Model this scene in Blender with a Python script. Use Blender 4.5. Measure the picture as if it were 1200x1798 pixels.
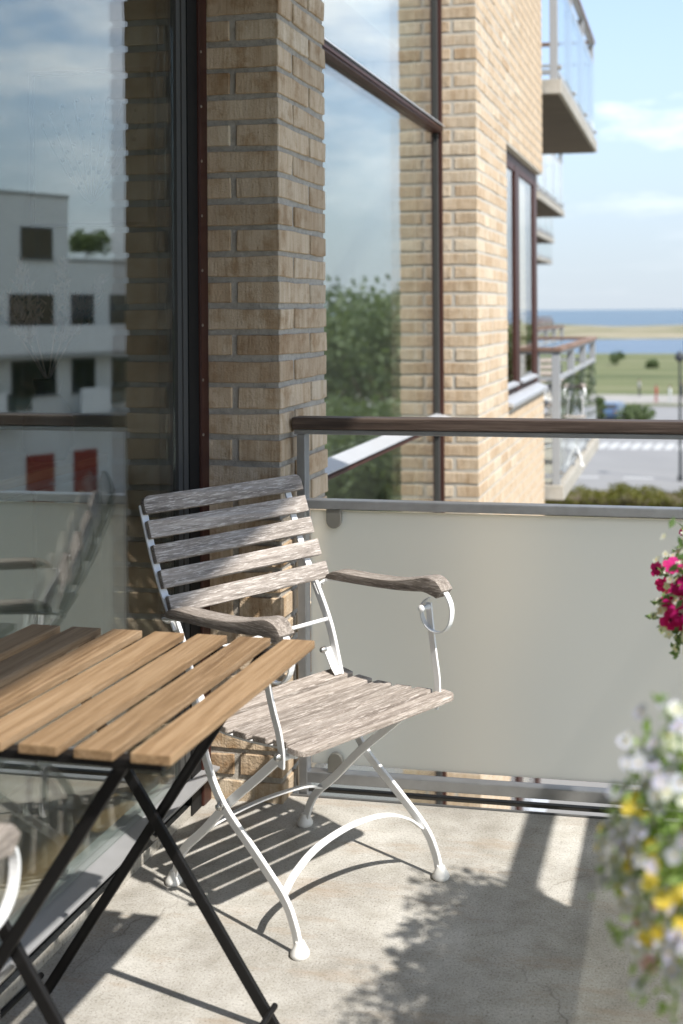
import bpy, bmesh, math, random
from mathutils import Vector, Matrix
R = math.radians
random.seed(7)
for o in list(bpy.data.objects):
    bpy.data.objects.remove(o)
scene = bpy.context.scene
col = scene.collection

# ------------------------------------------------------------------ camera
THETA = math.atan(395 / 2060.0)          # facade runs along +Y, camera looks a little to its left
cd = bpy.data.cameras.new('camera')
cam = bpy.data.objects.new('camera', cd); col.objects.link(cam)
cd.sensor_fit = 'HORIZONTAL'; cd.sensor_width = 24.0; cd.lens = 24.0 * 2060 / 1200
cd.shift_x = -(820 - 600) / 1200.0
cd.shift_y = -(899 - 543) / 1200.0
cd.clip_start = 0.05; cd.clip_end = 20000
cam.matrix_world = Matrix.Translation((0, 0, 1.4)) @ Matrix.Rotation(THETA, 4, 'Z') @ Matrix.Rotation(R(90), 4, 'X') @ Matrix.Rotation(-0.0065, 4, 'Z')
cd.dof.use_dof = True; cd.dof.focus_distance = 2.95; cd.dof.aperture_fstop = 2.9
scene.camera = cam

# ------------------------------------------------------------------ light
SUN_EL, SUN_AZ = R(52.5), R(-32.0)       # towards +X, behind the camera
SUNV = Vector((math.cos(SUN_EL) * math.cos(SUN_AZ), math.cos(SUN_EL) * math.sin(SUN_AZ), math.sin(SUN_EL)))
sd = bpy.data.lights.new('sun', 'SUN'); sd.energy = 2.5; sd.angle = R(0.9); sd.color = (1.0, 0.96, 0.90)
sun = bpy.data.objects.new('sun', sd); col.objects.link(sun)
sun.rotation_euler = SUNV.to_track_quat('Z', 'Y').to_euler()

CLOUD_SEED = 60.28
world = bpy.data.worlds.new('World'); scene.world = world; world.use_nodes = True
wt = world.node_tree; wt.nodes.clear()
wo = wt.nodes.new('ShaderNodeOutputWorld'); bg = wt.nodes.new('ShaderNodeBackground'); bg.inputs[1].default_value = 0.12
sky = wt.nodes.new('ShaderNodeTexSky'); sky.sky_type = 'NISHITA'; sky.sun_disc = False
sky.sun_elevation = SUN_EL; sky.sun_rotation = math.atan2(SUNV.x, SUNV.y); sky.altitude = 10; sky.air_density = 1.0; sky.dust_density = 0.25; sky.ozone_density = 2.6
# soft cumulus: noise on the view direction flattened towards a cloud layer
tc = wt.nodes.new('ShaderNodeTexCoord'); sep = wt.nodes.new('ShaderNodeSeparateXYZ'); wt.links.new(tc.outputs['Generated'], sep.inputs[0])
def wmath(op, a, b=None):
    n = wt.nodes.new('ShaderNodeMath'); n.operation = op
    for i, v in enumerate((a, b)):
        if v is None: continue
        if isinstance(v, (int, float)): n.inputs[i].default_value = v
        else: wt.links.new(v, n.inputs[i])
    return n.outputs[0]
den = wmath('ADD', wmath('MAXIMUM', sep.outputs[2], 0.0), 0.16)
cmb = wt.nodes.new('ShaderNodeCombineXYZ')
wt.links.new(wmath('DIVIDE', sep.outputs[0], den), cmb.inputs[0]); wt.links.new(wmath('DIVIDE', sep.outputs[1], den), cmb.inputs[1])
nz = wt.nodes.new('ShaderNodeTexNoise'); nz.inputs['Scale'].default_value = 1.15; nz.inputs['Detail'].default_value = 9; nz.inputs['Roughness'].default_value = 0.58
cof = wt.nodes.new('ShaderNodeVectorMath'); cof.operation = 'ADD'; cof.inputs[1].default_value = (0.0, 0.0, CLOUD_SEED)
wt.links.new(cmb.outputs[0], cof.inputs[0]); wt.links.new(cof.outputs[0], nz.inputs[0])
cr = wt.nodes.new('ShaderNodeValToRGB'); cr.color_ramp.elements[0].position = 0.50; cr.color_ramp.elements[1].position = 0.64
wt.links.new(nz.outputs['Fac'], cr.inputs[0])
mr = wt.nodes.new('ShaderNodeMapRange'); mr.interpolation_type = 'SMOOTHSTEP'; mr.inputs[1].default_value = 0.03; mr.inputs[2].default_value = 0.22
wt.links.new(sep.outputs[2], mr.inputs[0])
fac = wmath('MULTIPLY', cr.outputs[0], wmath('ADD', wmath('MULTIPLY', mr.outputs[0], 0.70), 0.05))
# a thin milky veil over the blue, thicker to the horizon
mixv = wt.nodes.new('ShaderNodeMix'); mixv.data_type = 'RGBA'; 
mv = wt.nodes.new('ShaderNodeMapRange'); mv.interpolation_type = 'SMOOTHSTEP'; mv.inputs[1].default_value = 0.0; mv.inputs[2].default_value = 0.30; mv.inputs[3].default_value = 0.95; mv.inputs[4].default_value = 0.50
wt.links.new(sep.outputs[2], mv.inputs[0]); wt.links.new(mv.outputs[0], mixv.inputs[0])
wt.links.new(sky.outputs[0], mixv.inputs[6]); mixv.inputs[7].default_value = (1.85, 2.12, 2.45, 1)
mixc = wt.nodes.new('ShaderNodeMix'); mixc.data_type = 'RGBA'
wt.links.new(fac, mixc.inputs[0]); wt.links.new(mixv.outputs[2], mixc.inputs[6]); mixc.inputs[7].default_value = (5.2, 5.2, 5.25, 1)
wt.links.new(mixc.outputs[2], bg.inputs[0]); wt.links.new(bg.outputs[0], wo.inputs[0])

scene.view_settings.view_transform = 'Standard'; scene.view_settings.look = 'None'
scene.view_settings.exposure = 1.5; scene.view_settings.gamma = 1.0; scene.view_settings.use_curve_mapping = False
scene.render.engine = 'CYCLES'
cy = scene.cycles
cy.max_bounces = 8; cy.diffuse_bounces = 3; cy.glossy_bounces = 4; cy.transmission_bounces = 6; cy.transparent_max_bounces = 24
cy.caustics_reflective = False; cy.caustics_refractive = False; cy.sample_clamp_indirect = 6.0

# ------------------------------------------------------------------ materials
class NT:
    def __init__(s, name):
        s.m = bpy.data.materials.new(name); s.m.use_nodes = True; s.t = s.m.node_tree
        s.p = s.t.nodes['Principled BSDF']; s.o = s.t.nodes['Material Output']
    def n(s, typ, **kw):
        nd = s.t.nodes.new('ShaderNode' + typ)
        for k, v in kw.items():
            if k.startswith('_'): setattr(nd, k[1:], v)
            else: nd.inputs[k.replace('__', ' ')].default_value = v
        return nd
    def l(s, a, b): s.t.links.new(a, b)
    def math(s, op, a, b=None, clamp=False):
        n = s.n('Math'); n.operation = op; n.use_clamp = clamp
        for i, v in enumerate((a, b)):
            if v is None: continue
            if isinstance(v, (int, float)): n.inputs[i].default_value = v
            else: s.l(v, n.inputs[i])
        return n.outputs[0]
    def ramp(s, src, stops):
        r = s.n('ValToRGB'); e = r.color_ramp.elements
        while len(e) < len(stops): e.new(0.5)
        for i, (p, c) in enumerate(stops):
            e[i].position = p; e[i].color = tuple(c) + (1,) if len(c) == 3 else c
        s.l(src, r.inputs[0]); return r.outputs[0]
    def coords(s, scale=(1, 1, 1), rand=True, kind='Object'):
        tc = s.n('TexCoord'); mp = s.n('Mapping'); mp.inputs['Scale'].default_value = scale
        if rand:
            oi = s.n('ObjectInfo'); va = s.n('VectorMath'); va.operation = 'ADD'
            cx = s.n('CombineXYZ')
            s.l(s.math('MULTIPLY', oi.outputs['Random'], 37.0), cx.inputs[0]); s.l(s.math('MULTIPLY', oi.outputs['Random'], 91.0), cx.inputs[1]); s.l(s.math('MULTIPLY', oi.outputs['Random'], 53.0), cx.inputs[2])
            s.l(tc.outputs[kind], va.inputs[0]); s.l(cx.outputs[0], va.inputs[1]); s.l(va.outputs[0], mp.inputs[0])
        else: s.l(tc.outputs[kind], mp.inputs[0])
        return mp.outputs[0]
    def noise(s, vec, scale, detail=5, rough=0.6, dist=0.0):
        n = s.n('TexNoise', Scale=scale, Detail=detail, Roughness=rough, Distortion=dist); s.l(vec, n.inputs[0]); return n.outputs['Fac']
    def mix(s, f, a, b, blend='MIX'):
        m = s.n('Mix'); m.data_type = 'RGBA'; m.blend_type = blend
        for i, v in ((0, f), (6, a), (7, b)):
            if isinstance(v, (int, float)): m.inputs[i].default_value = v
            elif isinstance(v, tuple): m.inputs[i].default_value = v + (1,) if len(v) == 3 else v
            else: s.l(v, m.inputs[i])
        return m.outputs[2]
    def bump(s, h, strength=0.3, dist=0.002):
        b = s.n('Bump', Strength=strength, Distance=dist); s.l(h, b.inputs['Height']); s.l(b.outputs[0], s.p.inputs['Normal'])
    def base(s, v): s.l(v, s.p.inputs['Base Color'])
    def rough(s, v):
        if isinstance(v, (int, float)): s.p.inputs['Roughness'].default_value = v
        else: s.l(v, s.p.inputs['Roughness'])

M = {}
def simple(name, c, r=0.6, metal=0.0, var=0.12, scale=18, bump=0.0):
    t = NT(name); v = t.coords()
    n = t.noise(v, scale)
    t.base(t.mix(n, tuple(q * (1 - var) for q in c), tuple(min(1, q * (1 + var)) for q in c)))
    t.rough(t.math('ADD', t.math('MULTIPLY', n, 0.2), r - 0.1)); t.p.inputs['Metallic'].default_value = metal
    if bump: t.bump(t.noise(v, scale * 4), bump, 0.002)
    M[name] = t.m; return t.m

def brick_mat(name, k=1.0, var=1.0):
    t = NT(name); v = t.coords(); oi = t.n('ObjectInfo')
    body = t.ramp(oi.outputs['Random'], [(0, (0.48 * k, 0.365 * k, 0.25 * k)), (0.25, (0.56 * k, 0.455 * k, 0.335 * k)), (0.5, (0.53 * k, 0.42 * k, 0.30 * k)), (0.75, (0.57 * k, 0.475 * k, 0.36 * k)), (1, (0.61 * k, 0.52 * k, 0.40 * k))])
    st = t.noise(t.coords((26, 26, 1.6)), 1.0, 4, 0.65)           # drag marks run down the face
    st = t.ramp(st, [(0.30, (0.80, 0.73, 0.65)), (0.55, (1, 1, 1)), (0.75, (1.05, 1.04, 1.02))])
    c = t.mix(1.0, body, st, 'MULTIPLY')
    c = t.mix(1.0, c, t.ramp(t.noise(t.coords((150, 150, 7)), 1.0, 3, 0.7), [(0.34, (0.86, 0.82, 0.77)), (0.5, (1, 1, 1)), (0.7, (1.06, 1.05, 1.04))]), 'MULTIPLY')
    pit = t.ramp(t.noise(v, 120, 4, 0.75), [(0.28, (0.40, 0.34, 0.28)), (0.37, (1, 1, 1)), (0.66, (1, 1, 1)), (0.72, (1.18, 1.17, 1.14))])
    blot = t.ramp(t.noise(v, 13, 5, 0.65), [(0.32, (1 - 0.33 * var, 1 - 0.43 * var, 1 - 0.54 * var)), (0.5, (0.99, 0.98, 0.97)), (0.62, (1.04, 1.04, 1.04))])
    c = t.mix(1.0, c, pit, 'MULTIPLY'); c = t.mix(1.0, c, blot, 'MULTIPLY')
    c = t.mix(1.0, c, t.ramp(t.math('FRACT', t.math('MULTIPLY', oi.outputs['Random'], 17.3)), [(0, (1 - 0.14 * var, 1 - 0.16 * var, 1 - 0.18 * var)), (0.5, (0.99, 0.99, 0.99)), (1, (1 + 0.07 * var,) * 3)]), 'MULTIPLY')
    t.base(c); t.rough(0.9); t.p.inputs['Specular IOR Level'].default_value = 0.2
    h = t.math('ADD', t.noise(t.coords((60, 60, 5)), 1.0, 4), t.noise(v, 160, 3))
    t.bump(h, 0.8, 0.004); M[name] = t.m
brick_mat('brick'); brick_mat('sunlit_brick', 1.06, 0.45)  # second one is the same brick with the sun's bleaching put into the colour
t = NT('mortar'); v = t.coords(rand=False, kind='Object')
n = t.noise(v, 42, 8, 0.8)
t.base(t.ramp(n, [(0.3, (0.32, 0.29, 0.25)), (0.46, (0.50, 0.46, 0.40)), (0.7, (0.66, 0.615, 0.545))])); t.rough(0.95)
t.bump(t.noise(v, 130, 6, 0.8), 1.0, 0.010); M['mortar'] = t.m
simple('sunlit_mortar', (0.46, 0.42, 0.355), 0.95, var=0.2, scale=60, bump=0.4)  # mortar of the far wall, lightened in colour for strong sun
# far brick: too small to pick apart
t = NT('far_brick'); tc_ = t.coords(rand=False); sp = t.n('SeparateXYZ'); t.l(tc_, sp.inputs[0]); cb = t.n('CombineXYZ')
t.l(t.math('ADD', sp.outputs[0], sp.outputs[1]), cb.inputs[0]); t.l(sp.outputs[2], cb.inputs[1])
bt = t.n('TexBrick', Scale=1.0); bt.inputs['Brick Width'].default_value = 0.26; bt.inputs['Row Height'].default_value = 0.075; bt.inputs['Mortar Size'].default_value = 0.006
bt.inputs['Color1'].default_value = (0.54, 0.44, 0.31, 1); bt.inputs['Color2'].default_value = (0.48, 0.38, 0.26, 1); bt.inputs['Mortar'].default_value = (0.36, 0.34, 0.31, 1)
t.l(cb.outputs[0], bt.inputs[0]); t.base(bt.outputs[0]); t.rough(0.9); M['far_brick'] = t.m

def concrete(name, a, b, scale=1.0, stain=True):
    t = NT(name); v = t.coords(rand=False)
    big = t.noise(v, 2.2 * scale, 6, 0.6); mid = t.noise(v, 14 * scale, 6, 0.65); fine = t.noise(v, 190 * scale, 4, 0.75)
    c = t.mix(t.ramp(big, [(0.35, (0, 0, 0)), (0.68, (1, 1, 1))]), a, b)
    c = t.mix(1.0, c, t.ramp(mid, [(0.3, (0.80, 0.78, 0.74)), (0.6, (1.04, 1.03, 1.02))]), 'MULTIPLY')
    c = t.mix(1.0, c, t.ramp(fine, [(0.32, (0.34, 0.31, 0.27)), (0.43, (0.92, 0.92, 0.91)), (0.68, (1.18, 1.18, 1.18))]), 'MULTIPLY')
    if stain:
        br = t.noise(t.coords((2.5, 9, 1), rand=False), 1.0, 5, 0.7)
        c = t.mix(t.ramp(br, [(0.54, (0, 0, 0)), (0.76, (0.6, 0.6, 0.6))]), c, (0.30, 0.21, 0.13))
        ck = t.n('TexVoronoi', Scale=1.35); ck.feature = 'DISTANCE_TO_EDGE'; wv = t.n('Mix'); 
        vm = t.n('VectorMath'); vm.operation = 'ADD'; nn = t.n('TexNoise', Scale=7.0, Detail=5); t.l(v, nn.inputs[0]); sc = t.n('VectorMath'); sc.operation = 'SCALE'; sc.inputs['Scale'].default_value = 0.22
        t.l(nn.outputs['Color'], sc.inputs[0]); t.l(v, vm.inputs[0]); t.l(sc.outputs[0], vm.inputs[1]); t.l(vm.outputs[0], ck.inputs[0])
        ckm = t.math('MULTIPLY', t.ramp(ck.outputs['Distance'], [(0.0, (1, 1, 1)), (0.005, (0, 0, 0))]), t.ramp(t.noise(v, 1.7, 2), [(0.46, (0, 0, 0)), (0.58, (0.75, 0.75, 0.75))]))
        c = t.mix(ckm, c, (0.16, 0.145, 0.125))
    t.base(c); t.rough(0.88); t.p.inputs['Specular IOR Level'].default_value = 0.25
    t.bump(t.math('ADD', fine, t.math('MULTIPLY', mid, 1.5)), 0.45, 0.003); M[name] = t.m
concrete('concrete', (0.31, 0.295, 0.268), (0.53, 0.515, 0.48))
concrete('slab_concrete', (0.34, 0.32, 0.28), (0.46, 0.44, 0.40), 0.6, False)

def wood(name, axis, dark, mid, light, wear=0.0, rough=0.75, contrast=1.0, lo=2.6):
    t = NT(name); hi = 95.0
    s1 = [hi, hi, hi]; s1[axis] = lo; s2 = [30, 30, 30]; s2[axis] = 1.3; s3 = [330, 330, 330]; s3[axis] = 7 if wear < 0.4 else 26
    g1 = t.noise(t.coords(tuple(s1)), 1.0, 4, 0.65, 0.3); g2 = t.noise(t.coords(tuple(s2)), 1.0, 4, 0.6, 0.4); g3 = t.noise(t.coords(tuple(s3)), 1.0, 3, 0.7)
    c = t.ramp(t.math('ADD', t.math('MULTIPLY', g1, 0.55), t.math('MULTIPLY', g2, 0.45)), [(0.5 - 0.16 / contrast, dark), (0.5, mid), (0.5 + 0.16 / contrast, light)])
    oi = t.n('ObjectInfo')
    c = t.mix(1.0, c, t.ramp(oi.outputs['Random'], [(0, (0.84, 0.82, 0.80)), (1, (1.12, 1.1, 1.08))]), 'MULTIPLY')
    if wear:
        fl = t.ramp(g3, [(0.52, (0, 0, 0)), (0.62, (1, 1, 1))])
        c = t.mix(t.math('MULTIPLY', fl, wear), c, tuple(min(1, q * 1.45) for q in light))
        cr_ = t.ramp(g3, [(0.30, (1, 1, 1)), (0.37, (0, 0, 0))])
        c = t.mix(t.math('MULTIPLY', cr_, wear), c, tuple(q * 0.5 for q in dark))
    t.base(c); t.rough(rough); t.p.inputs['Specular IOR Level'].default_value = 0.3
    t.bump(t.math('ADD', g1, g3), 0.5 if wear else 0.25, 0.0018); M[name] = t.m
wood('grey_wood_y', 1, (0.15, 0.13, 0.113), (0.295, 0.262, 0.234), (0.42, 0.382, 0.348), wear=0.75, rough=0.9, lo=7)
wood('grey_wood_x', 0, (0.11, 0.092, 0.076), (0.23, 0.20, 0.172), (0.36, 0.32, 0.285), wear=0.6, rough=0.9, lo=6)
wood('seat_wood_y', 1, (0.135, 0.11, 0.092), (0.285, 0.247, 0.215), (0.42, 0.375, 0.335), wear=0.8, rough=0.9, lo=5)
wood('table_wood', 1, (0.145, 0.085, 0.042), (0.245, 0.158, 0.083), (0.33, 0.23, 0.138), wear=0.38, rough=0.62, contrast=1.0)
wood('rail_wood_x', 0, (0.03, 0.021, 0.016), (0.062, 0.043, 0.034), (0.12, 0.09, 0.072), wear=0.25, rough=0.55)
wood('rail_wood_y', 1, (0.03, 0.021, 0.016), (0.062, 0.043, 0.034), (0.12, 0.09, 0.072), wear=0.25, rough=0.55)
wood('neighbour_rail_wood', 1, (0.12, 0.075, 0.055), (0.19, 0.125, 0.095), (0.26, 0.18, 0.145), rough=0.6)
wood('frame_wood', 2, (0.032, 0.012, 0.009), (0.052, 0.019, 0.014), (0.072, 0.028, 0.021), rough=0.45)
wood('parquet', 1, (0.12, 0.07, 0.03), (0.20, 0.12, 0.055), (0.26, 0.165, 0.085), rough=0.35)
simple('white_paint', (0.80, 0.80, 0.79), 0.4, var=0.03, scale=40, bump=0.05)
simple('white_plastic', (0.78, 0.77, 0.74), 0.35, var=0.04)
simple('black_paint', (0.007, 0.0065, 0.0065), 0.5, var=0.3, scale=60, bump=0.06)
simple('steel', (0.30, 0.305, 0.31), 0.45, 0.85, var=0.2, scale=25, bump=0.05)
simple('bolt_steel', (0.45, 0.44, 0.42), 0.3, 0.95)
simple('grey_paint', (0.33, 0.34, 0.35), 0.45, 0.0, var=0.06)
simple('clamp_steel', (0.34, 0.33, 0.30), 0.38, 0.9, var=0.15)
simple('aluminium', (0.50, 0.51, 0.525), 0.42, 0.35, var=0.05)
simple('sill_metal', (0.36, 0.36, 0.365), 0.45, 0.35, var=0.08)
simple('gasket', (0.06, 0.059, 0.056), 0.85)
simple('black_gasket', (0.01, 0.01, 0.01), 0.6)
simple('dark_rod', (0.03, 0.027, 0.022), 0.6)
simple('room_dimmed_white', (0.22, 0.21, 0.19), 0.8)  # white room paint darkened, the dim interior put into the colour
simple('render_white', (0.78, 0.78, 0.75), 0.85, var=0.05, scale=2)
simple('room_bright_white', (0.62, 0.60, 0.56), 0.8)  # bright copy of the room white, only for the added backing
simple('render_grey', (0.40, 0.40, 0.38), 0.85, var=0.05, scale=2)
simple('parapet_white', (0.86, 0.86, 0.84), 0.8, var=0.03)
simple('red_paint', (0.30, 0.05, 0.03), 0.5)
simple('dark_frame', (0.05, 0.055, 0.06), 0.5)
simple('asphalt', (0.21, 0.208, 0.205), 0.9, var=0.15, scale=0.3, bump=0.1)
simple('paving', (0.27, 0.255, 0.23), 0.9, var=0.12, scale=0.5)
simple('paving_light', (0.40, 0.385, 0.35), 0.9, var=0.1, scale=0.7)
simple('road_white', (0.42, 0.42, 0.41), 0.8)
simple('bark', (0.10, 0.075, 0.05), 0.9)
simple('soil', (0.04, 0.03, 0.02), 0.95)
simple('planter_grey', (0.12, 0.12, 0.125), 0.6)
wood('soffit', 0, (0.06, 0.05, 0.04), (0.10, 0.085, 0.068), (0.15, 0.13, 0.105), rough=0.85)
simple('orange_cloth', (0.55, 0.18, 0.05), 0.8)
simple('teal_plastic', (0.03, 0.09, 0.09), 0.5)
simple('tyre', (0.02, 0.02, 0.02), 0.8)
simple('skin', (0.45, 0.28, 0.2), 0.6)
simple('cloth_red', (0.42, 0.05, 0.04), 0.85); simple('cloth_white', (0.7, 0.7, 0.68), 0.85); simple('cloth_dark', (0.04, 0.045, 0.06), 0.85); simple('cloth_grey', (0.2, 0.2, 0.21), 0.85)
simple('car_blue', (0.06, 0.11, 0.20), 0.3); M['car_blue'].node_tree.nodes['Principled BSDF'].inputs['Coat Weight'].default_value = 0.8
simple('car_light', (0.7, 0.68, 0.6), 0.2)

# clear glass: physical reflectance per surface (Schlick), the rest passes straight through
def glass(name, r0=0.10, tint=(0.96, 0.985, 0.97)):
    t = NT(name); t.t.nodes.remove(t.p)
    ge = t.n('NewGeometry'); dp = t.n('VectorMath'); dp.operation = 'DOT_PRODUCT'
    t.l(ge.outputs['Incoming'], dp.inputs[0]); t.l(ge.outputs['Normal'], dp.inputs[1])
    c = t.math('ABSOLUTE', dp.outputs['Value']); f5 = t.math('POWER', t.math('SUBTRACT', 1.0, c, True), 5.0)
    f = t.math('ADD', r0, t.math('MULTIPLY', f5, 1 - r0), True)
    tr = t.n('BsdfTransparent'); tr.inputs[0].default_value = tint + (1,)
    gl = t.n('BsdfAnisotropic'); gl.inputs['Roughness'].default_value = 0.0; gl.inputs[0].default_value = (1, 1, 1, 1)
    mx = t.n('MixShader'); t.l(f, mx.inputs[0]); t.l(tr.outputs[0], mx.inputs[1]); t.l(gl.outputs[0], mx.inputs[2]); t.l(mx.outputs[0], t.o.inputs[0])
    M[name] = t.m
for _k in ('black_paint', 'black_gasket', 'gasket', 'dark_frame'): M[_k].node_tree.nodes['Principled BSDF'].inputs['Specular IOR Level'].default_value = 0.22
glass('glass'); glass('window_glass', 0.12); glass('rail_glass', 0.045, (0.93, 0.96, 0.95)); glass('dark_glass', 0.06, (0.35, 0.42, 0.42))
# frosted laminated glass
t = NT('frosted'); t.t.nodes.remove(t.p)
df = t.n('BsdfDiffuse'); df.inputs[0].default_value = (0.62, 0.60, 0.54, 1)
tl = t.n('BsdfTranslucent'); tl.inputs[0].default_value = (0.98, 0.925, 0.815, 1)
rf = t.n('BsdfRefraction', Roughness=0.75, IOR=1.12); rf.inputs[0].default_value = (0.96, 0.915, 0.81, 1)
m1 = t.n('MixShader'); m1.inputs[0].default_value = 0.97; t.l(df.outputs[0], m1.inputs[1]); t.l(tl.outputs[0], m1.inputs[2])
m2 = t.n('MixShader'); m2.inputs[0].default_value = 0.22; t.l(m1.outputs[0], m2.inputs[1]); t.l(rf.outputs[0], m2.inputs[2]); t.l(m2.outputs[0], t.o.inputs[0])
M['frosted'] = t.m
t = NT('frosted_outer'); t.t.nodes.remove(t.p)      # the same etched sheet, scattering strongly forward
tl = t.n('BsdfTranslucent'); tl.inputs[0].default_value = (0.98, 0.95, 0.88, 1); tp = t.n('BsdfTransparent'); tp.inputs[0].default_value = (0.95, 0.95, 0.92, 1)
mx = t.n('MixShader'); mx.inputs[0].default_value = 0.16; t.l(tl.outputs[0], mx.inputs[1]); t.l(tp.outputs[0], mx.inputs[2]); t.l(mx.outputs[0], t.o.inputs[0])
M['frosted_outer'] = t.m

def leaf_mat(name, a, b, trans=0.35):
    t = NT(name); oi = t.n('ObjectInfo'); n = t.noise(t.coords(rand=True), 40 if 'tree' not in name else 1.2, 3)
    c = t.mix(t.ramp(n, [(0.3, (0, 0, 0)), (0.7, (1, 1, 1))]), a, b)
    t.base(c); t.rough(0.5)
    tl = t.n('BsdfTranslucent'); t.l(t.mix(1.0, c, (1.25, 1.35, 0.7), 'MULTIPLY'), tl.inputs[0])
    t.p.inputs['Specular IOR Level'].default_value = 0.3
    mx = t.n('MixShader'); mx.inputs[0].default_value = trans; t.l(t.p.outputs[0], mx.inputs[1]); t.l(tl.outputs[0], mx.inputs[2]); t.l(mx.outputs[0], t.o.inputs[0]); M[name] = t.m
leaf_mat('leaf', (0.17, 0.28, 0.07), (0.36, 0.46, 0.16), 0.45); leaf_mat('leaf_dark', (0.08, 0.16, 0.05), (0.20, 0.29, 0.11), 0.42)
leaf_mat('leaf_tree', (0.085, 0.12, 0.05), (0.16, 0.20, 0.10)); leaf_mat('leaf_hedge_tree', (0.09, 0.10, 0.02), (0.17, 0.16, 0.035))
for nm, a, b in (('petal_magenta', (0.55, 0.008, 0.14), (0.72, 0.03, 0.30)), ('petal_white', (0.78, 0.78, 0.72), (0.85, 0.85, 0.82)), ('petal_yellow', (0.86, 0.62, 0.05), (0.90, 0.76, 0.20)), ('petal_lilac', (0.52, 0.50, 0.76), (0.70, 0.67, 0.86)), ('petal_pink', (0.68, 0.36, 0.56), (0.80, 0.55, 0.70)), ('petal_pale_lilac', (0.62, 0.62, 0.80), (0.76, 0.76, 0.88)), ('petal_eye', (0.1, 0.01, 0.03), (0.2, 0.03, 0.05))):
    leaf_mat(nm, a, b, 0.45)

# water, sand, meadow
t = NT('sea'); v = t.coords((0.02, 0.12, 1), rand=False)
t.base(t.ramp(t.noise(v, 1.0, 4), [(0.35, (0.02, 0.055, 0.095)), (0.65, (0.036, 0.085, 0.13))])); t.rough(0.28)
t.bump(t.noise(t.coords((0.5, 1.2, 1), rand=False), 1.0, 5), 0.6, 0.4); M['sea'] = t.m
t = NT('lagoon_water'); t.base(t.ramp(t.noise(t.coords((0.03, 0.15, 1), rand=False), 1.0, 4), [(0.35, (0.03, 0.065, 0.12)), (0.65, (0.05, 0.095, 0.16))])); t.rough(0.25)
t.bump(t.noise(t.coords((0.8, 2, 1), rand=False), 1.0, 4), 0.5, 0.25); M['lagoon_water'] = t.m
t = NT('dune'); n = t.noise(t.coords((0.02, 0.05, 0.3), rand=False), 1.0, 6, 0.65)
t.base(t.ramp(n, [(0.38, (0.10, 0.11, 0.05)), (0.5, (0.19, 0.17, 0.095)), (0.62, (0.29, 0.25, 0.18))])); t.rough(0.95); M['dune'] = t.m
t = NT('grass_ground'); n = t.noise(t.coords((0.03, 0.10, 1), rand=False), 1.0, 7, 0.65)
t.base(t.ramp(n, [(0.34, (0.055, 0.07, 0.02)), (0.5, (0.10, 0.115, 0.04)), (0.66, (0.165, 0.16, 0.08))])); t.rough(0.95)
t.bump(t.noise(t.coords((1, 1, 1), rand=False), 2.0, 4), 0.8, 0.2); M['grass_ground'] = t.m

# ------------------------------------------------------------------ mesh helpers
def link(o): col.objects.link(o); return o
def tag(o, label=None, cat=None, group=None, kind=None):
    if label: o['label'] = label
    if cat: o['category'] = cat
    if group: o['group'] = group
    if kind: o['kind'] = kind
    return o
def thing(name, label, cat, loc=(0, 0, 0), rz=0.0, group=None):
    o = bpy.data.objects.new(name, None); link(o); o.location = loc; o.rotation_euler = (0, 0, rz); o.empty_display_size = 0.1
    return tag(o, label, cat, group)
def catmull(pts, n=5):
    P = [Vector(p) for p in pts]
    if len(P) < 3: return P
    out = []
    for i in range(len(P) - 1):
        p0 = P[i - 1] if i else P[0] * 2 - P[1]; p1, p2 = P[i], P[i + 1]; p3 = P[i + 2] if i + 2 < len(P) else P[-1] * 2 - P[-2]
        for k in range(n):
            u = k / n
            out.append(0.5 * ((2 * p1) + (p2 - p0) * u + (2 * p0 - 5 * p1 + 4 * p2 - p3) * u * u + (3 * p1 - p0 - 3 * p2 + p3) * u ** 3))
    out.append(P[-1]); return out
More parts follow.
